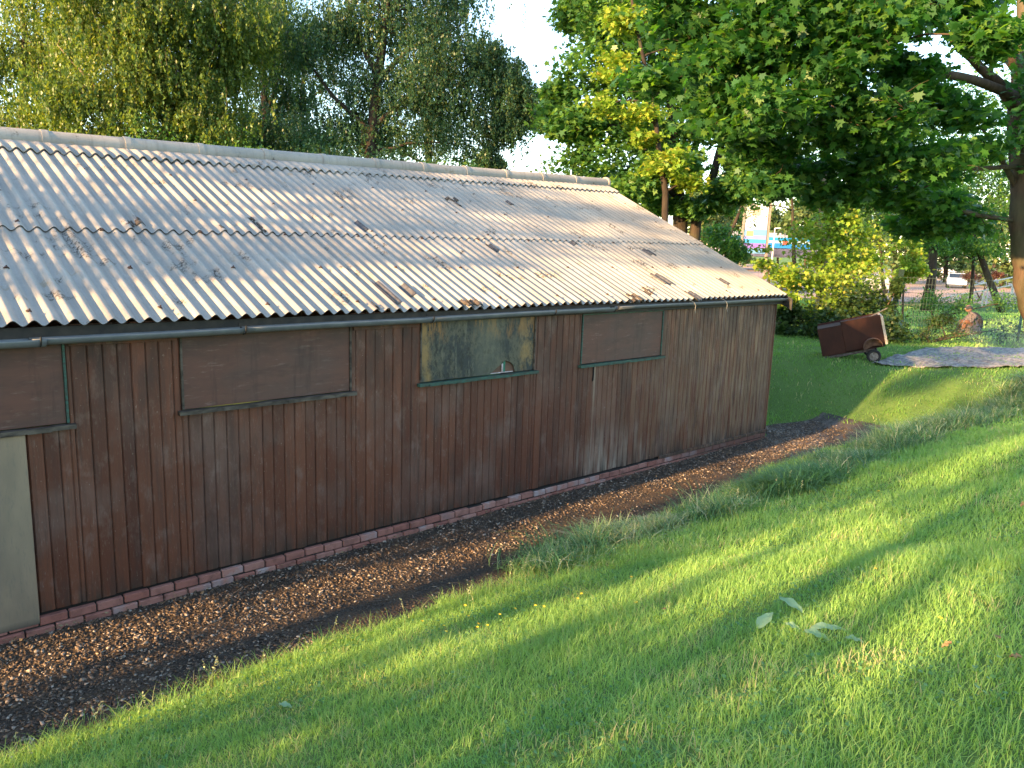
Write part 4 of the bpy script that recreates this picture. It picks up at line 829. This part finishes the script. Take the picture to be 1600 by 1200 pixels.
# body: panels
mb = MB(); mb.box((0, 0, 0), (TL*.36, .02, TH*.92), .003, TM); mb.build('side_panel', rust.m, trailer)
mb = MB(); mb.box((TL*.365, -.006, .02), (TL*.97, .016, TH*1.04), .003, TM); mb.build('side_panel', rust.m, trailer)
mb = MB(); mb.box((0, TW-.02, 0), (TL*.97, TW, TH), .003, TM); mb.build('side_panel', rust.m, trailer)
mb = MB(); mb.box((-.02, 0, 0), (0, TW, TH*.92), .003, TM); mb.build('front_panel', rust.m, trailer)
mb = MB(); mb.box((TL*.972, -.03, .03), (TL*1.01, TW+.01, TH*.98), .003, TM); mb.build('tailgate', plain('pale_tailgate', (.55, .50, .42), (.4, .33, .26), 8), trailer)
mb = MB(); mb.box((.02, .022, -.02), (TL*.968, TW-.022, .0), 0, TM); mb.build('floor', rust.m, trailer)
mb = MB(); mb.box((-.01, .003, TH*.925), (TL*.36, TW-.003, TH*.94), .002, TM); mb.build('lid', rust.m, trailer)
mb = MB(); mb.box((TL*.367, .018, TH*.95), (TL*.968, TW-.022, TH*.965), .002, TM); mb.build('lid', rust.m, trailer)
mb = MB(); mb.box((-.05, -.03, -.075), (TL*.8, .03, -.022), .004, TM); mb.box((-.05, TW-.03, -.075), (TL*.8, TW+.03, -.022), .004, TM)
mb.box((-.5, TW/2-.03, -.07), (.3, TW/2+.03, -.023), .004, TM); mb.build('chassis', plain('rusted_steel', (.12, .10, .09), (.06, .035, .025), 20), trailer)
wr = 10.2*mpp; wc = np.array([TL*.80, -.13, .02]); tyre_m = plain('tyre_rubber', (.02, .02, .02), (.035, .03, .028), 20, .85)
for yy in (-.13, TW+.13):
    whl = bpy.data.objects.new('wheel', None); COL.objects.link(whl); whl.parent = trailer
    wcw = TM[0]@np.array([TL*.80, yy, .0])+tb; wcw[2] = float(gz(wcw[0], wcw[1]))+wr*.93; whl.location = wcw-tb
    prof = [(.62, .055), (.70, .07), (.90, .072), (.98, .055), (1.0, .02), (1.0, -.02), (.98, -.055), (.90, -.072), (.70, -.07), (.62, -.055)]
    Vt = []; Ft = []; nn = 28; np_ = len(prof)
    for k in range(nn):
        an = 2*math.pi*k/nn
        for r_, w_ in prof: Vt.append(wcw+ax*(r_*wr*math.cos(an))+np.array([0, 0, 1])*(r_*wr*math.sin(an))+ay*w_)
        for j in range(np_): Ft.append((k*np_+j, k*np_+(j+1) % np_, ((k+1) % nn)*np_+(j+1) % np_, ((k+1) % nn)*np_+j))
    mb = MB(); mb.add(Vt, Ft); mb.build('tyre', tyre_m, whl, smooth=True)
    mb = MB(); mb.tube([wcw-ay*.045, wcw-ay*.02, wcw+ay*.05], [wr*.63, wr*.55, wr*.6], 20); mb.tube([wcw-ay*.07, wcw-ay*.03], [wr*.16, wr*.2], 10)
    for k in range(4): an = k*math.pi/2+.4; q = wcw+ax*(wr*.36*math.cos(an))+np.array([0, 0, 1])*(wr*.36*math.sin(an)); mb.tube([q-ay*.05, q-ay*.015], .012, 6)
    mb.build('rim', plain('dirty_rim', (.28, .25, .22), (.12, .09, .07), 20), whl)
mb = MB(); arc = []
for k in range(13):
    an = R(205-k*(205+10)/12); arc.append(wcw*0+(TM[0]@np.array([TL*.78, 0, .05]))+tb+axx*(wr*1.32*math.cos(an))+azz*(wr*1.22*math.sin(an)))
Vm = [p_+ay*o_ for p_ in arc for o_ in (-.24, -.02)]; mb.add(Vm, [(2*k, 2*k+1, 2*k+3, 2*k+2) for k in range(12)])
mb.add([p_ for p_ in np.array(arc)+ay*-.012]+[TM[0]@np.array([TL*.78, 0, .05])+tb-ay*.012], [(k, k+1, 13) for k in range(12)])
o = mb.build('mudguard', plain('rusty_mudguard', (.20, .11, .07), (.10, .05, .035), 12), trailer); sm = o.modifiers.new('s', 'SOLIDIFY'); sm.thickness = .008
# twigs of board lying on the rear corner
mb = MB(); q = TM[0]@np.array([TL*.92, .3, TH*1.02])+tb; mb.box((-.3, -.05, 0), (.28, .05, .02), .002, (basis(axx*.95+azz*.3, ay, azz), q+[0, 0, .02])); tag(mb.build('plank', plain('grey_plank', (.28, .22, .16))), 'short pale plank lying on the back corner of the trailer', 'plank')
# tarpaulin
tp = [(1362, 570), (1440, 548), (1640, 543), (1660, 574), (1545, 577), (1440, 575)]
tpw = [onz(px, py, .95)[:2] for px, py in tp]
nu, nv = 70, 34; u = np.linspace(0, 1, nu)[:, None]; v_ = np.linspace(0, 1, nv)[None]
def lerp_poly(pl, u):
    pl = np.array(pl); L_ = np.concatenate([[0], np.cumsum(np.linalg.norm(np.diff(pl, axis=0), axis=1))]); L_ /= L_[-1]
    return np.stack([np.interp(u, L_, pl[:, k]) for k in (0, 1)], -1)
bk_ = lerp_poly([tpw[0], tpw[1], tpw[2]], u[:, 0]); fr_ = lerp_poly([tpw[0], tpw[5], tpw[4], tpw[3]], u[:, 0])
PP = bk_[:, None]*(1-v_[..., None])+fr_[:, None]*v_[..., None]; Xt, Yt = PP[..., 0], PP[..., 1]
Zt = np.maximum(gz(Xt, Yt)+.02, gz(Xt, Yt)+.02+.08*(fbm(Xt*2.2, Yt*2.2)-.42)+.06*np.abs(fbm(Xt*5, Yt*5)-.5)*2)
Vt = np.stack([Xt, Yt, Zt], -1).reshape(-1, 3); i = np.arange(nu-1)[:, None]*nv+np.arange(nv-1)[None]
t = NT('grey_tarpaulin'); n1 = t.noise(5, 6, (1, 2, 1), .7); n2 = t.noise(14, 5, (1, 2.5, 1))
c = t.mix(t.ramp(n1, .42, .58), (.27, .255, .235), (.10, .098, .10)); c = t.mix(t.ramp(n2, .55, .75, 0, .6), c, (.30, .26, .21)); t.col(c).rough(.7, .3).bump(n2, .5, .02)
o = npmesh('tarpaulin', Vt, np.stack([i, i+1, i+nv+1, i+nv], -1).reshape(-1, 4), t.m, smooth=True); sm = o.modifiers.new('s', 'SOLIDIFY'); sm.thickness = .012; sm.offset = 1
tag(o, 'weathered grey tarpaulin spread flat on the lawn', 'tarpaulin')
# mesh fence
fm = plain('green_coated_steel', (.02, .07, .045), (.03, .09, .06), 12, .5, .4, 0)
fposts = [(1150, 25.5), (1248, 25), (1400, 24), (1607, 24.2), (1720, 24.5)]
fp = [gpt(px, d) for px, d in fposts]
fence = thing('mesh_fence', fp[1], 'green welded mesh fence behind the lawn', 'fence')
for k, p_ in enumerate(fp):
    mb = MB(); ln = np.array([.0, 0, 0]) if k != 2 else rdir*.19
    mb.tube([p_, p_+ln+[0, 0, 2.15]], .085 if k == 2 else .04, 4); mb.build('post', plain('dark_green_post', (.012, .03, .022), None, 10) if k == 2 else fm, fence)
for a, b in zip(fp[:-1], fp[1:]):
    mb = MB(); L_ = np.linalg.norm((b-a)[:2]); nw = int(L_/.10)
    for k in range(1, nw):
        q = a+(b-a)*k/nw; mb.tube([q+[0, 0, .05], q+[0, 0, 1.95]], .0022, 3, False)
    for zz in np.arange(.1, 2.0, .2): mb.tube([a+[0, 0, zz], b+[0, 0, zz]], .003, 3, False)
    mb.build('mesh_panel', plain('grey_green_wire', (.12, .16, .13), None, 10), fence)
# crowd barrier
ba, bb = gpt(1412, 44), gpt(1448, 43.5); steel = plain('galvanised_steel', (.16, .14, .13), (.1, .08, .07), 8, .5)
bar = thing('barrier', ba, 'thin metal pedestrian barrier at the edge of the car park', 'barrier'); mb = MB()
hh_ = .85
mb.tube([ba+[0, 0, .1], ba+[0, 0, hh_], bb+[0, 0, hh_], bb+[0, 0, .1]], .02, 5); mb.tube([ba+[0, 0, .15], bb+[0, 0, .15]], .018, 5)
mb.build('frame', steel, bar); mb = MB()
for k in range(1, 12): q = ba+(bb-ba)*k/12; mb.tube([q+[0, 0, .15], q+[0, 0, hh_]], .007, 4)
mb.build('bars', steel, bar)
# white hand railing
ra = [gpt(px, 46) for px in (1470, 1495, 1537, 1584, 1640)]
top = [at(1462, 468, 46), at(1495, 461, 46), at(1537, 454, 46), at(1584, 445, 46), at(1640, 434, 46)]
white = plain('white_painted_steel', (.62, .62, .60), (.45, .45, .43), 5, .5, .4, 0)
rail = thing('hand_railing', ra[1], 'white two bar hand railing climbing the slope towards the right', 'railing')
mb = MB(); mb.tube(top, .042, 6); mb.build('rail', white, rail)
up2 = [at(1520, 446, 47), at(1545, 441, 47), at(1584, 433, 47), at(1640, 420, 47)]
mb = MB(); mb.tube(up2, .042, 6); mb.build('rail', white, rail)
for p_ in top[1:]:
    gq = np.array([p_[0], p_[1], float(gz(p_[0], p_[1]))-.2]); mb = MB(); mb.tube([gq, p_], .045, 6); mb.build('post', white, rail)
for p_ in up2[1:3]:
    gq = np.array([p_[0], p_[1], float(gz(p_[0], p_[1]))-.2]); mb = MB(); mb.tube([gq, p_], .04, 6); mb.build('post', white, rail)
# car park
cpk = [gpt(900, 50), gpt(1750, 50), gpt(1900, 190), gpt(800, 190)]
sheet('car_park', [p_[:2] for p_ in cpk], car_park, .02, nx=40)
# cars
def car(px, d, yaw, paint, label, van=False, group='cars parked beyond the fence'):
    g_ = gpt(px, d); g_[2] += .02; root = thing('parked_van' if van else 'parked_car', g_, label, 'van' if van else 'car', group)
    ca, sa = math.cos(yaw), math.sin(yaw); M_ = (np.array([[ca, -sa, 0], [sa, ca, 0], [0, 0, 1.]]), g_)
    L_, W_, H_ = (5.0, 1.9, 2.1) if van else (4.1, 1.72, 1.45)
    if van: pr = [(-2.5, .35), (-2.5, 1.0), (-2.35, 2.0), (-2.2, 2.1), (1.2, 2.1), (1.9, 1.35), (2.45, 1.1), (2.5, .7), (2.5, .35)]
    else: pr = [(-2.05, .35), (-2.05, .85), (-1.95, .98), (-1.55, 1.38), (-1.2, 1.45), (.2, 1.45), (.95, .98), (1.85, .82), (2.05, .6), (2.03, .35)]
    n_ = len(pr); V_ = []
    for s_, k_ in ((-1, 0), (-1, 1), (1, 1), (1, 0)):
        for x_, z_ in pr:
            tp_ = max(0, (z_-.9))*.28; V_.append((x_*(1 if k_ else .97), s_*(W_/2-(0 if k_ else -.0)-tp_-(0.05 if k_ == 0 else 0)*-1*0), z_))
    V_ = [(x_, s_*(W_/2-max(0, z_-.9)*.28), z_) for s_ in (-1, 1) for x_, z_ in pr]
    V_ = np.array(V_)@M_[0].T+g_; mb = MB(); mb.add(V_, [tuple(range(n_))[::-1], tuple(range(n_, 2*n_))]+[(k, (k+1) % n_, (k+1) % n_+n_, k+n_) for k in range(n_)])
    mb.build('body', paint, root, bevel=.04)
    gl = plain('car_glass', (.03, .04, .05), (.05, .06, .07), 2, .12, .6, 0)
    for s_ in (-1, 1):
        mb = MB(); q = [(-1.5, 1.0), (-1.25, 1.36), (.15, 1.36), (.78, 1.0)] if not van else [(.4, 1.3), (.4, 1.9), (1.15, 1.9), (1.65, 1.35)]
        V_ = np.array([(x_, s_*(W_/2-max(0, z_-.9)*.28+.006), z_) for x_, z_ in q])@M_[0].T+g_; mb.add(V_, [(0, 1, 2, 3)]); mb.build('window', gl, root)
    q = [(.28, 1.40), (.88, 1.02)] if not van else [(1.28, 2.0), (1.86, 1.4)]
    V_ = np.array([(x_+.02, s_*(W_/2-.17), z_+.01) for x_, z_ in q for s_ in (-1, 1)])@M_[0].T+g_; mb = MB(); mb.add(V_, [(0, 1, 3, 2)]); mb.build('windscreen', gl, root)
    for x_ in (-1.3, 1.3) if not van else (-1.6, 1.6):
        for s_ in (-1, 1):
            mb = MB(); c_ = np.array([x_, s_*(W_/2-.1), .32])@M_[0].T+g_; yv = M_[0]@np.array([0, 1., 0]); pts = [c_-yv*.12, c_+yv*.12]; mb.tube(pts, .32, 18); mb.build('wheel', tyre_m, root)
    return root
wp = plain('white_car_paint', (.75, .74, .70), (.7, .69, .66), 2, .3, .5, 0); sp = plain('silver_car_paint', (.35, .36, .38), (.3, .31, .33), 2, .3, .5, 0); dp = plain('dark_car_paint', (.03, .035, .05), None, 2, .25, .5, 0); bp_ = plain('blue_grey_car_paint', (.16, .19, .26), None, 2, .3, .5, 0)
car(1497, 78, R(200), wp, 'white car standing in the sun at the end of the car park')
car(1470, 110, R(230), wp, 'white van parked beyond the white car', True)
car(1368, 62, R(30), sp, 'silver car half hidden by the leaves left of the leaning post')
car(1225, 60, R(20), bp_, 'blue grey car low behind the shrub at the roof corner')
car(1310, 84, R(30), dp, 'dark car behind the tall yellow green shrub')
# petrol-station style totem sign, shop with blue fascia, lamp
def oriented(px, d): g_ = gpt(px, d); return g_
sg = oriented(1176, 90); mp_ = 90/F
sign = thing('totem_sign', sg, 'tall white and blue roadside sign between two pale posts', 'sign')
def frontbox(mb, x0, x1, z0, z1, th=.2, dy=0, o_=sg, e=None):
    mb.box((x0, dy, z0), (x1, dy+th, z1), 0, (basis(rdir, fdir, np.array([0, 0, 1.])), np.array([o_[0], o_[1], 0])))
def zpx(py, d, px=1176): return at(px, py, d)[2]
zt_, zb_ = zpx(319, 90), zpx(398, 90); wv = 21*mp_
for s_ in (-1, 1):
    mb = MB(); frontbox(mb, s_*wv-.2*(s_ > 0), s_*wv+.2*(s_ < 0), sg[2]-1, zpx(313, 90), .35); mb.build('post', plain('cream_post', (.24, .20, .16), None, 3), sign)
bands = [(319, 345, (.55, .52, .48)), (345, 359, (.36, .45, .52)), (359, 368, (.12, .30, .50)), (368, 374, (.22, .22, .5)), (374, 380, (.05, .28, .55)), (380, 388, (.20, .12, .40)), (388, 396, (.12, .28, .5))]
for k, (ya, yb, cc) in enumerate(bands):
    mb = MB(); frontbox(mb, -wv+.3, wv-.3, zpx(yb, 90)+.01, zpx(ya, 90), .2, .05); mb.build('panel', plain('sign_band', cc, tuple(x*.9 for x in cc), 1, .5, .3, 0), sign)
mb = MB(); frontbox(mb, -wv+.5, -wv+1.3, zpx(369, 90), zpx(361, 90), .02, .02); mb.build('badge', plain('sign_green', (.35, .65, .15), None, 1, .5, .3, 0), sign)
mb = MB(); frontbox(mb, -.5, .35, zpx(337, 90), zpx(328, 90), .02, .02); mb.build('badge', plain('sign_orange', (.40, .30, .22), None, 1, .5, .3, 0), sign)
so_ = oriented(1215, 120); mp2 = 120/F
shop = thing('shop_building', so_, 'long low shop with a bright blue fascia and pale walls', 'building')
def zs_(py): return at(1215, py, 120)[2]
def sb(name, xa, xb, ya, yb, mat, th=6., dy=0.):
    mb = MB(); frontbox(mb, (xa-1215)*mp2, (xb-1215)*mp2, zs_(yb), zs_(ya), th, dy, so_); return mb.build(name, mat, shop)
sb('wall', 1085, 1290, 388, 402, plain('shop_wall', (.45, .43, .48), (.35, .33, .4), 1, .7), 12, .4)
sb('wall', 1085, 1118, 362, 387.8, plain('shop_brick', (.55, .36, .24), (.75, .65, .5), 1.5, .8), 10, .2)
sb('roof', 1120, 1230, 364, 371, plain('shop_roof', (.30, .30, .34), None, 1, .7), 12, 1.)
sb('fascia', 1119, 1262, 371.2, 376, plain('cyan_fascia', (.02, .22, .48), None, 1, .4, .4, 0), 1.5)
sb('fascia', 1119, 1262, 376.2, 380, plain('white_fascia', (.34, .46, .54), None, 1, .4, .4, 0), 1.5, .05)
sb('fascia', 1119, 1262, 380.2, 387.6, plain('blue_fascia', (.015, .12, .40), (.02, .2, .5), 1, .4, .4, 0), 1.5)
sb('shopfront', 1130, 1285, 389, 401, plain('shop_glass', (.03, .035, .05), (.12, .12, .2), .6, .15, .6, 0), .2, .15)
sb('badge', 1219, 1226, 377, 382, plain('red_badge', (.55, .08, .05), None, 1, .5, .3, 0), .1, -.12)
lo = oriented(1205, 105); lamp = thing('street_lamp', lo, 'slim pale street lamp right of the tall sign', 'street lamp')
mb = MB(); tz = at(1205, 357, 105); mb.tube([lo-[0, 0, .2], [lo[0], lo[1], tz[2]]], [.12, .07], 8); mb.build('pole', white, lamp)
mb = MB(); q = np.array([lo[0], lo[1], tz[2]]); mb.tube([q, q+rdir*.75+[0, 0, .05]], .09, 6); mb.build('lamp_head', white, lamp)

# seated person beyond the fence
def skin_body(name, pts, edges, rad, mat, parent, sub=2):
    me = bpy.data.meshes.new(name); me.from_pydata([tuple(p_) for p_ in pts], edges, []); me.materials.append(mat)
    o = bpy.data.objects.new(name, me); COL.objects.link(o); o.parent = parent
    sk = o.modifiers.new('skin', 'SKIN'); sk.use_smooth_shade = True
    for v2, r_ in zip(me.skin_vertices[0].data, rad): v2.radius = (r_, r_) if np.isscalar(r_) else r_
    me.skin_vertices[0].data[0].use_root = True
    ss_ = o.modifiers.new('s', 'SUBSURF'); ss_.levels = sub; ss_.render_levels = sub
    return o
pg = gpt(1528, 26.5); person = thing('person', pg, 'person sitting hunched on the grass beyond the fence in a dark patterned shawl and cap', 'person')
person.scale = (1.1, 1.1, 1.1); person.rotation_euler = (0, 0, math.atan2(rdir[1], rdir[0]))     # local +x points right in the picture; the person faces -x
pt = NT('patterned_cloth'); ck = pt.n('ShaderNodeTexWave'); pt.l(pt.tc.outputs['Object'], ck.inputs[0]); ck.inputs['Scale'].default_value = 14; ck.inputs['Distortion'].default_value = 5
pt.col(pt.mix(pt.ramp(ck.outputs['Fac'], .4, .6), (.015, .014, .016), (.17, .14, .14))).rough(.85)
skinm = plain('skin', (.22, .12, .08), (.2, .11, .075), 20, .5, .3, 0)
body = [(.14, 0, .10), (.17, 0, .26), (.13, 0, .44), (.03, 0, .56), (-.04, 0, .62), (-.08, 0, .68),   # pelvis..neck..head base
        (.03, -.17, .53), (-.10, -.22, .36), (-.24, -.12, .34), (-.31, -.10, .33), (.03, .17, .53), (-.10, .22, .36), (-.24, .12, .34), (-.31, .10, .33),
        (.10, -.11, .11), (-.22, -.16, .38), (-.30, -.14, .06), (-.42, -.14, .035), (.10, .11, .11), (-.22, .16, .36), (-.30, .14, .06), (-.42, .14, .035)]
ed = [(0, 1), (1, 2), (2, 3), (3, 4), (4, 5), (3, 6), (6, 7), (7, 8), (8, 9), (3, 10), (10, 11), (11, 12), (12, 13), (0, 14), (14, 15), (15, 16), (16, 17), (0, 18), (18, 19), (19, 20), (20, 21)]
rd = [.15, .15, .15, .12, .055, .06, .06, .048, .034, .03, .06, .048, .034, .03, .09, .065, .04, .04, .09, .065, .04, .04]
skin_body('body', body, ed, rd, pt.m, person)
hd = bpy.data.meshes.new('head'); bm = bmesh.new(); bmesh.ops.create_icosphere(bm, subdivisions=3, radius=.1)
for v2 in bm.verts:
    c_ = v2.co; c_.x *= 1.05; c_.y *= .8; c_.z *= 1.15
    if c_.x < -.08 and abs(c_.z) < .03 and abs(c_.y) < .02: c_.x -= .02
bm.to_mesh(hd); bm.free(); hd.materials.append(skinm); ho = bpy.data.objects.new('head', hd); COL.objects.link(ho); ho.parent = person; ho.location = (-.115, 0, .755)
cm_ = bpy.data.meshes.new('cap'); bm = bmesh.new(); bmesh.ops.create_icosphere(bm, subdivisions=3, radius=.125)
bmesh.ops.delete(bm, geom=[v2 for v2 in bm.verts if v2.co.z < 0], context='VERTS')
for v2 in bm.verts:
    if v2.co.x < -.09 and v2.co.z < .03: v2.co.x -= .06
bm.to_mesh(cm_); bm.free(); cm_.materials.append(plain('grey_cap', (.025, .027, .032), None, 10)); co_ = bpy.data.objects.new('cap', cm_); COL.objects.link(co_); co_.parent = person; co_.location = (-.11, 0, .735)
coat = skin_body('coat', [(.2, 0, .06), (.26, 0, .22), (.24, 0, .42), (.13, 0, .56), (.02, 0, .62)], [(0, 1), (1, 2), (2, 3), (3, 4)], [(.20, .12), (.22, .13), (.20, .12), (.17, .10), (.10, .07)], plain('black_coat', (.015, .015, .018), None, 6), person)
skin_body('trousers', [(.06, -.12, .13), (-.22, -.165, .385), (-.30, -.14, .10), (.06, .12, .13), (-.22, .165, .365), (-.30, .14, .10)], [(0, 1), (1, 2), (0, 3), (3, 4), (4, 5)], [.11, .075, .052, .11, .075, .052], plain('orange_brown_trousers', (.16, .07, .04), (.11, .05, .03), 8), person)

# thin smoke drifting over the end of the tarpaulin
sm_ = NT('thin_smoke'); vp = sm_.n('ShaderNodeVolumePrincipled'); vp.inputs['Density'].default_value = .03; vp.inputs['Color'].default_value = (.9, .92, .95, 1); sm_.l(vp.outputs[0], sm_.o.inputs['Volume'])
for l_ in list(sm_.o.inputs['Surface'].links): sm_.t.links.remove(l_)
bm = bmesh.new(); bmesh.ops.create_icosphere(bm, subdivisions=3, radius=1); me = bpy.data.meshes.new('smoke')
c_ = at(1612, 530, 20.5)
for v2 in bm.verts: v2.co = Vector(c_+rdir*v2.co.x*1.25+fdir*v2.co.y*2.2+np.array([0, 0, 1])*(v2.co.z*.55+.05*math.sin(v2.co.x*4)))
bm.to_mesh(me); bm.free(); me.materials.append(sm_.m); o = bpy.data.objects.new('smoke', me); COL.objects.link(o); tag(o, 'thin pale smoke drifting at the right edge above the tarpaulin', 'smoke', kind='stuff')
shm = bpy.data.meshes.new('shawl'); bm = bmesh.new(); bmesh.ops.create_icosphere(bm, subdivisions=4, radius=1)
for v2 in bm.verts:
    c_ = v2.co; f_ = 1-.45*max(0, c_.z); c_.x = c_.x*.30*f_+.02-.05*max(0, c_.z)+.012*math.sin(c_.z*9+c_.y*7); c_.y = c_.y*.29*f_+.012*math.sin(c_.z*7+c_.x*20); c_.z = max(0.01, .10+c_.z*.54)
bm.to_mesh(shm); bm.free(); shm.materials.append(pt.m); so2 = bpy.data.objects.new('shawl', shm); COL.objects.link(so2); so2.parent = person
# small plants on the bank
def bankz(px, py):      # a point of the bank under a photo pixel
    d = fw+rt*(px-800)/F-up*(py-600)/F
    s_ = np.linspace(.8, 30, 6000); P_ = CAM+d[None]*s_[:, None]; k = np.argmax(P_[:, 2] < gz(P_[:, 0], P_[:, 1])); return P_[k]
yel = plain('buttercup_petal', (.85, .62, .02), (.8, .5, .02), 20, .35, .5, 0)
stalk_m = plain('green_stalk', (.07, .16, .03), None, 20)
bf = None
for px, py in ((732, 978), (742, 992), (762, 990), (747, 994), (724, 960), (800, 966), (692, 1000), (900, 950), (912, 940), (985, 918), (850, 955), (1360, 904), (1463, 987), (998, 962), (1370, 780), (690, 990), (778, 975), (836, 962), (658, 985)):
    p_ = bankz(px, py)
    if bf is None:
        bf = thing('buttercup', p_, 'small yellow buttercup standing in the grass of the bank', 'flower', 'buttercups in the grass'); mb = MB()
        for k in range(5):
            a = k*1.2566; d_ = np.array([math.cos(a), math.sin(a), 0]); s_ = np.array([-d_[1], d_[0], 0]); c_ = p_+[0, 0, .085]
            mb.add([c_, c_+d_*.008+s_*.007+[0, 0, .003], c_+d_*.013+[0, 0, .007], c_+d_*.008-s_*.007+[0, 0, .003]], [(0, 1, 2, 3)])
        mb.build('petals', yel, bf); mb = MB(); mb.tube([p_-[0, 0, .01], p_+[.004, 0, .05], p_+[0, 0, .085]], .0012, 4); mb.build('stalk', stalk_m, bf)
    else:
        o = copy_tree(bf); o.location = p_; o.rotation_euler = (rng.normal(0, .2), rng.normal(0, .2), rng.random()*6); s0 = rng.uniform(.8, 1.1); o.scale = (s0, s0, s0)
dock_m = leafmat('dock_leaf', [(.30, .46, .24), (.34, .50, .28)], .35, (1.3, 1.4, .7), .5)
def bigleaf(px, py, L_, W_, yaw, pit, label, name='dock_leaf', mat=dock_m, lift=.05, grp=None, roll=0):
    p_ = bankz(px, py)+[0, 0, lift]; n_ = 9; V_ = []; us = np.linspace(0, 1, n_)
    for u_ in us:
        w_ = W_/2*math.sin(math.pi*min(1, u_*1.02+.0)**.8)*(1 if u_ < .98 else .05)+.002
        xx = (u_-.5)*L_; zz = -.25*L_*(u_-.45)**2
        for s_ in (-1, -.5, 0, .5, 1): V_.append((xx, s_*w_, zz+.16*w_*abs(s_)+.006*math.sin(u_*14+s_*3)))
    i = np.arange(n_-1)[:, None]*5+np.arange(4)[None]; M_ = rotm(np.array([yaw]), np.array([pit]), np.array([roll]))[0]
    V_ = np.array(V_)@M_.T+p_
    q = np.stack([i, i+5, i+6, i+1], -1).reshape(-1, 4)
    return tag(npmesh(name, V_, q, mat, None, np.full(len(q), rng.random()), smooth=True), label, 'leaf', grp)
yw = math.atan2(rt[1], rt[0])
bigleaf(1194, 984, .17, .075, yw+.7, -.35, 'broad pale green leaf at the left of the flattened weed', lift=.07)
bigleaf(1236, 962, .19, .08, yw-.9, .2, 'large drooping green leaf at the top of the flattened weed', lift=.08)
bigleaf(1238, 990, .09, .055, yw-.6, .2, 'small triangular leaf in the middle of the flattened weed', lift=.05)
bigleaf(1275, 1006, .14, .08, yw-.5, .15, 'short curled pale leaf lowest in the flattened weed', lift=.06)
bigleaf(1293, 996, .21, .07, yw+.05, .05, 'long green leaf lying flat at the right of the flattened weed', lift=.065)
bigleaf(1334, 1010, .09, .05, yw-.4, .1, 'dull leaf half buried in grass beside the flattened weed', lift=.045)
bigleaf(446, 1112, .09, .045, yw-.2, .1, 'single oval green leaf in the grass near the bottom left', lift=.05)
brown = plain('dry_leaf', (.30, .20, .09), (.20, .12, .05), 30, .7)
bigleaf(1036, 963, .045, .03, 1, .4, 'curled dry brown leaf on the grass beside the buttercups', 'dry_leaf', brown, .06)
bigleaf(1556, 1012, .06, .035, .3, .3, 'pale dry leaf on the grass near the right edge', 'dry_leaf', brown, .06)
bigleaf(1584, 1044, .05, .035, 2, .2, 'small dry leaf at the right edge below the pale one', 'dry_leaf', brown, .06)
bigleaf(1476, 1024, .06, .025, 2.6, .5, 'folded brown leaf standing in the grass left of the pale dry leaf', 'dry_leaf', brown, .06)
bigleaf(1598, 798, .07, .05, 2.6, .5, 'pale leaf cut by the right edge of the picture', 'dry_leaf', brown, .06)
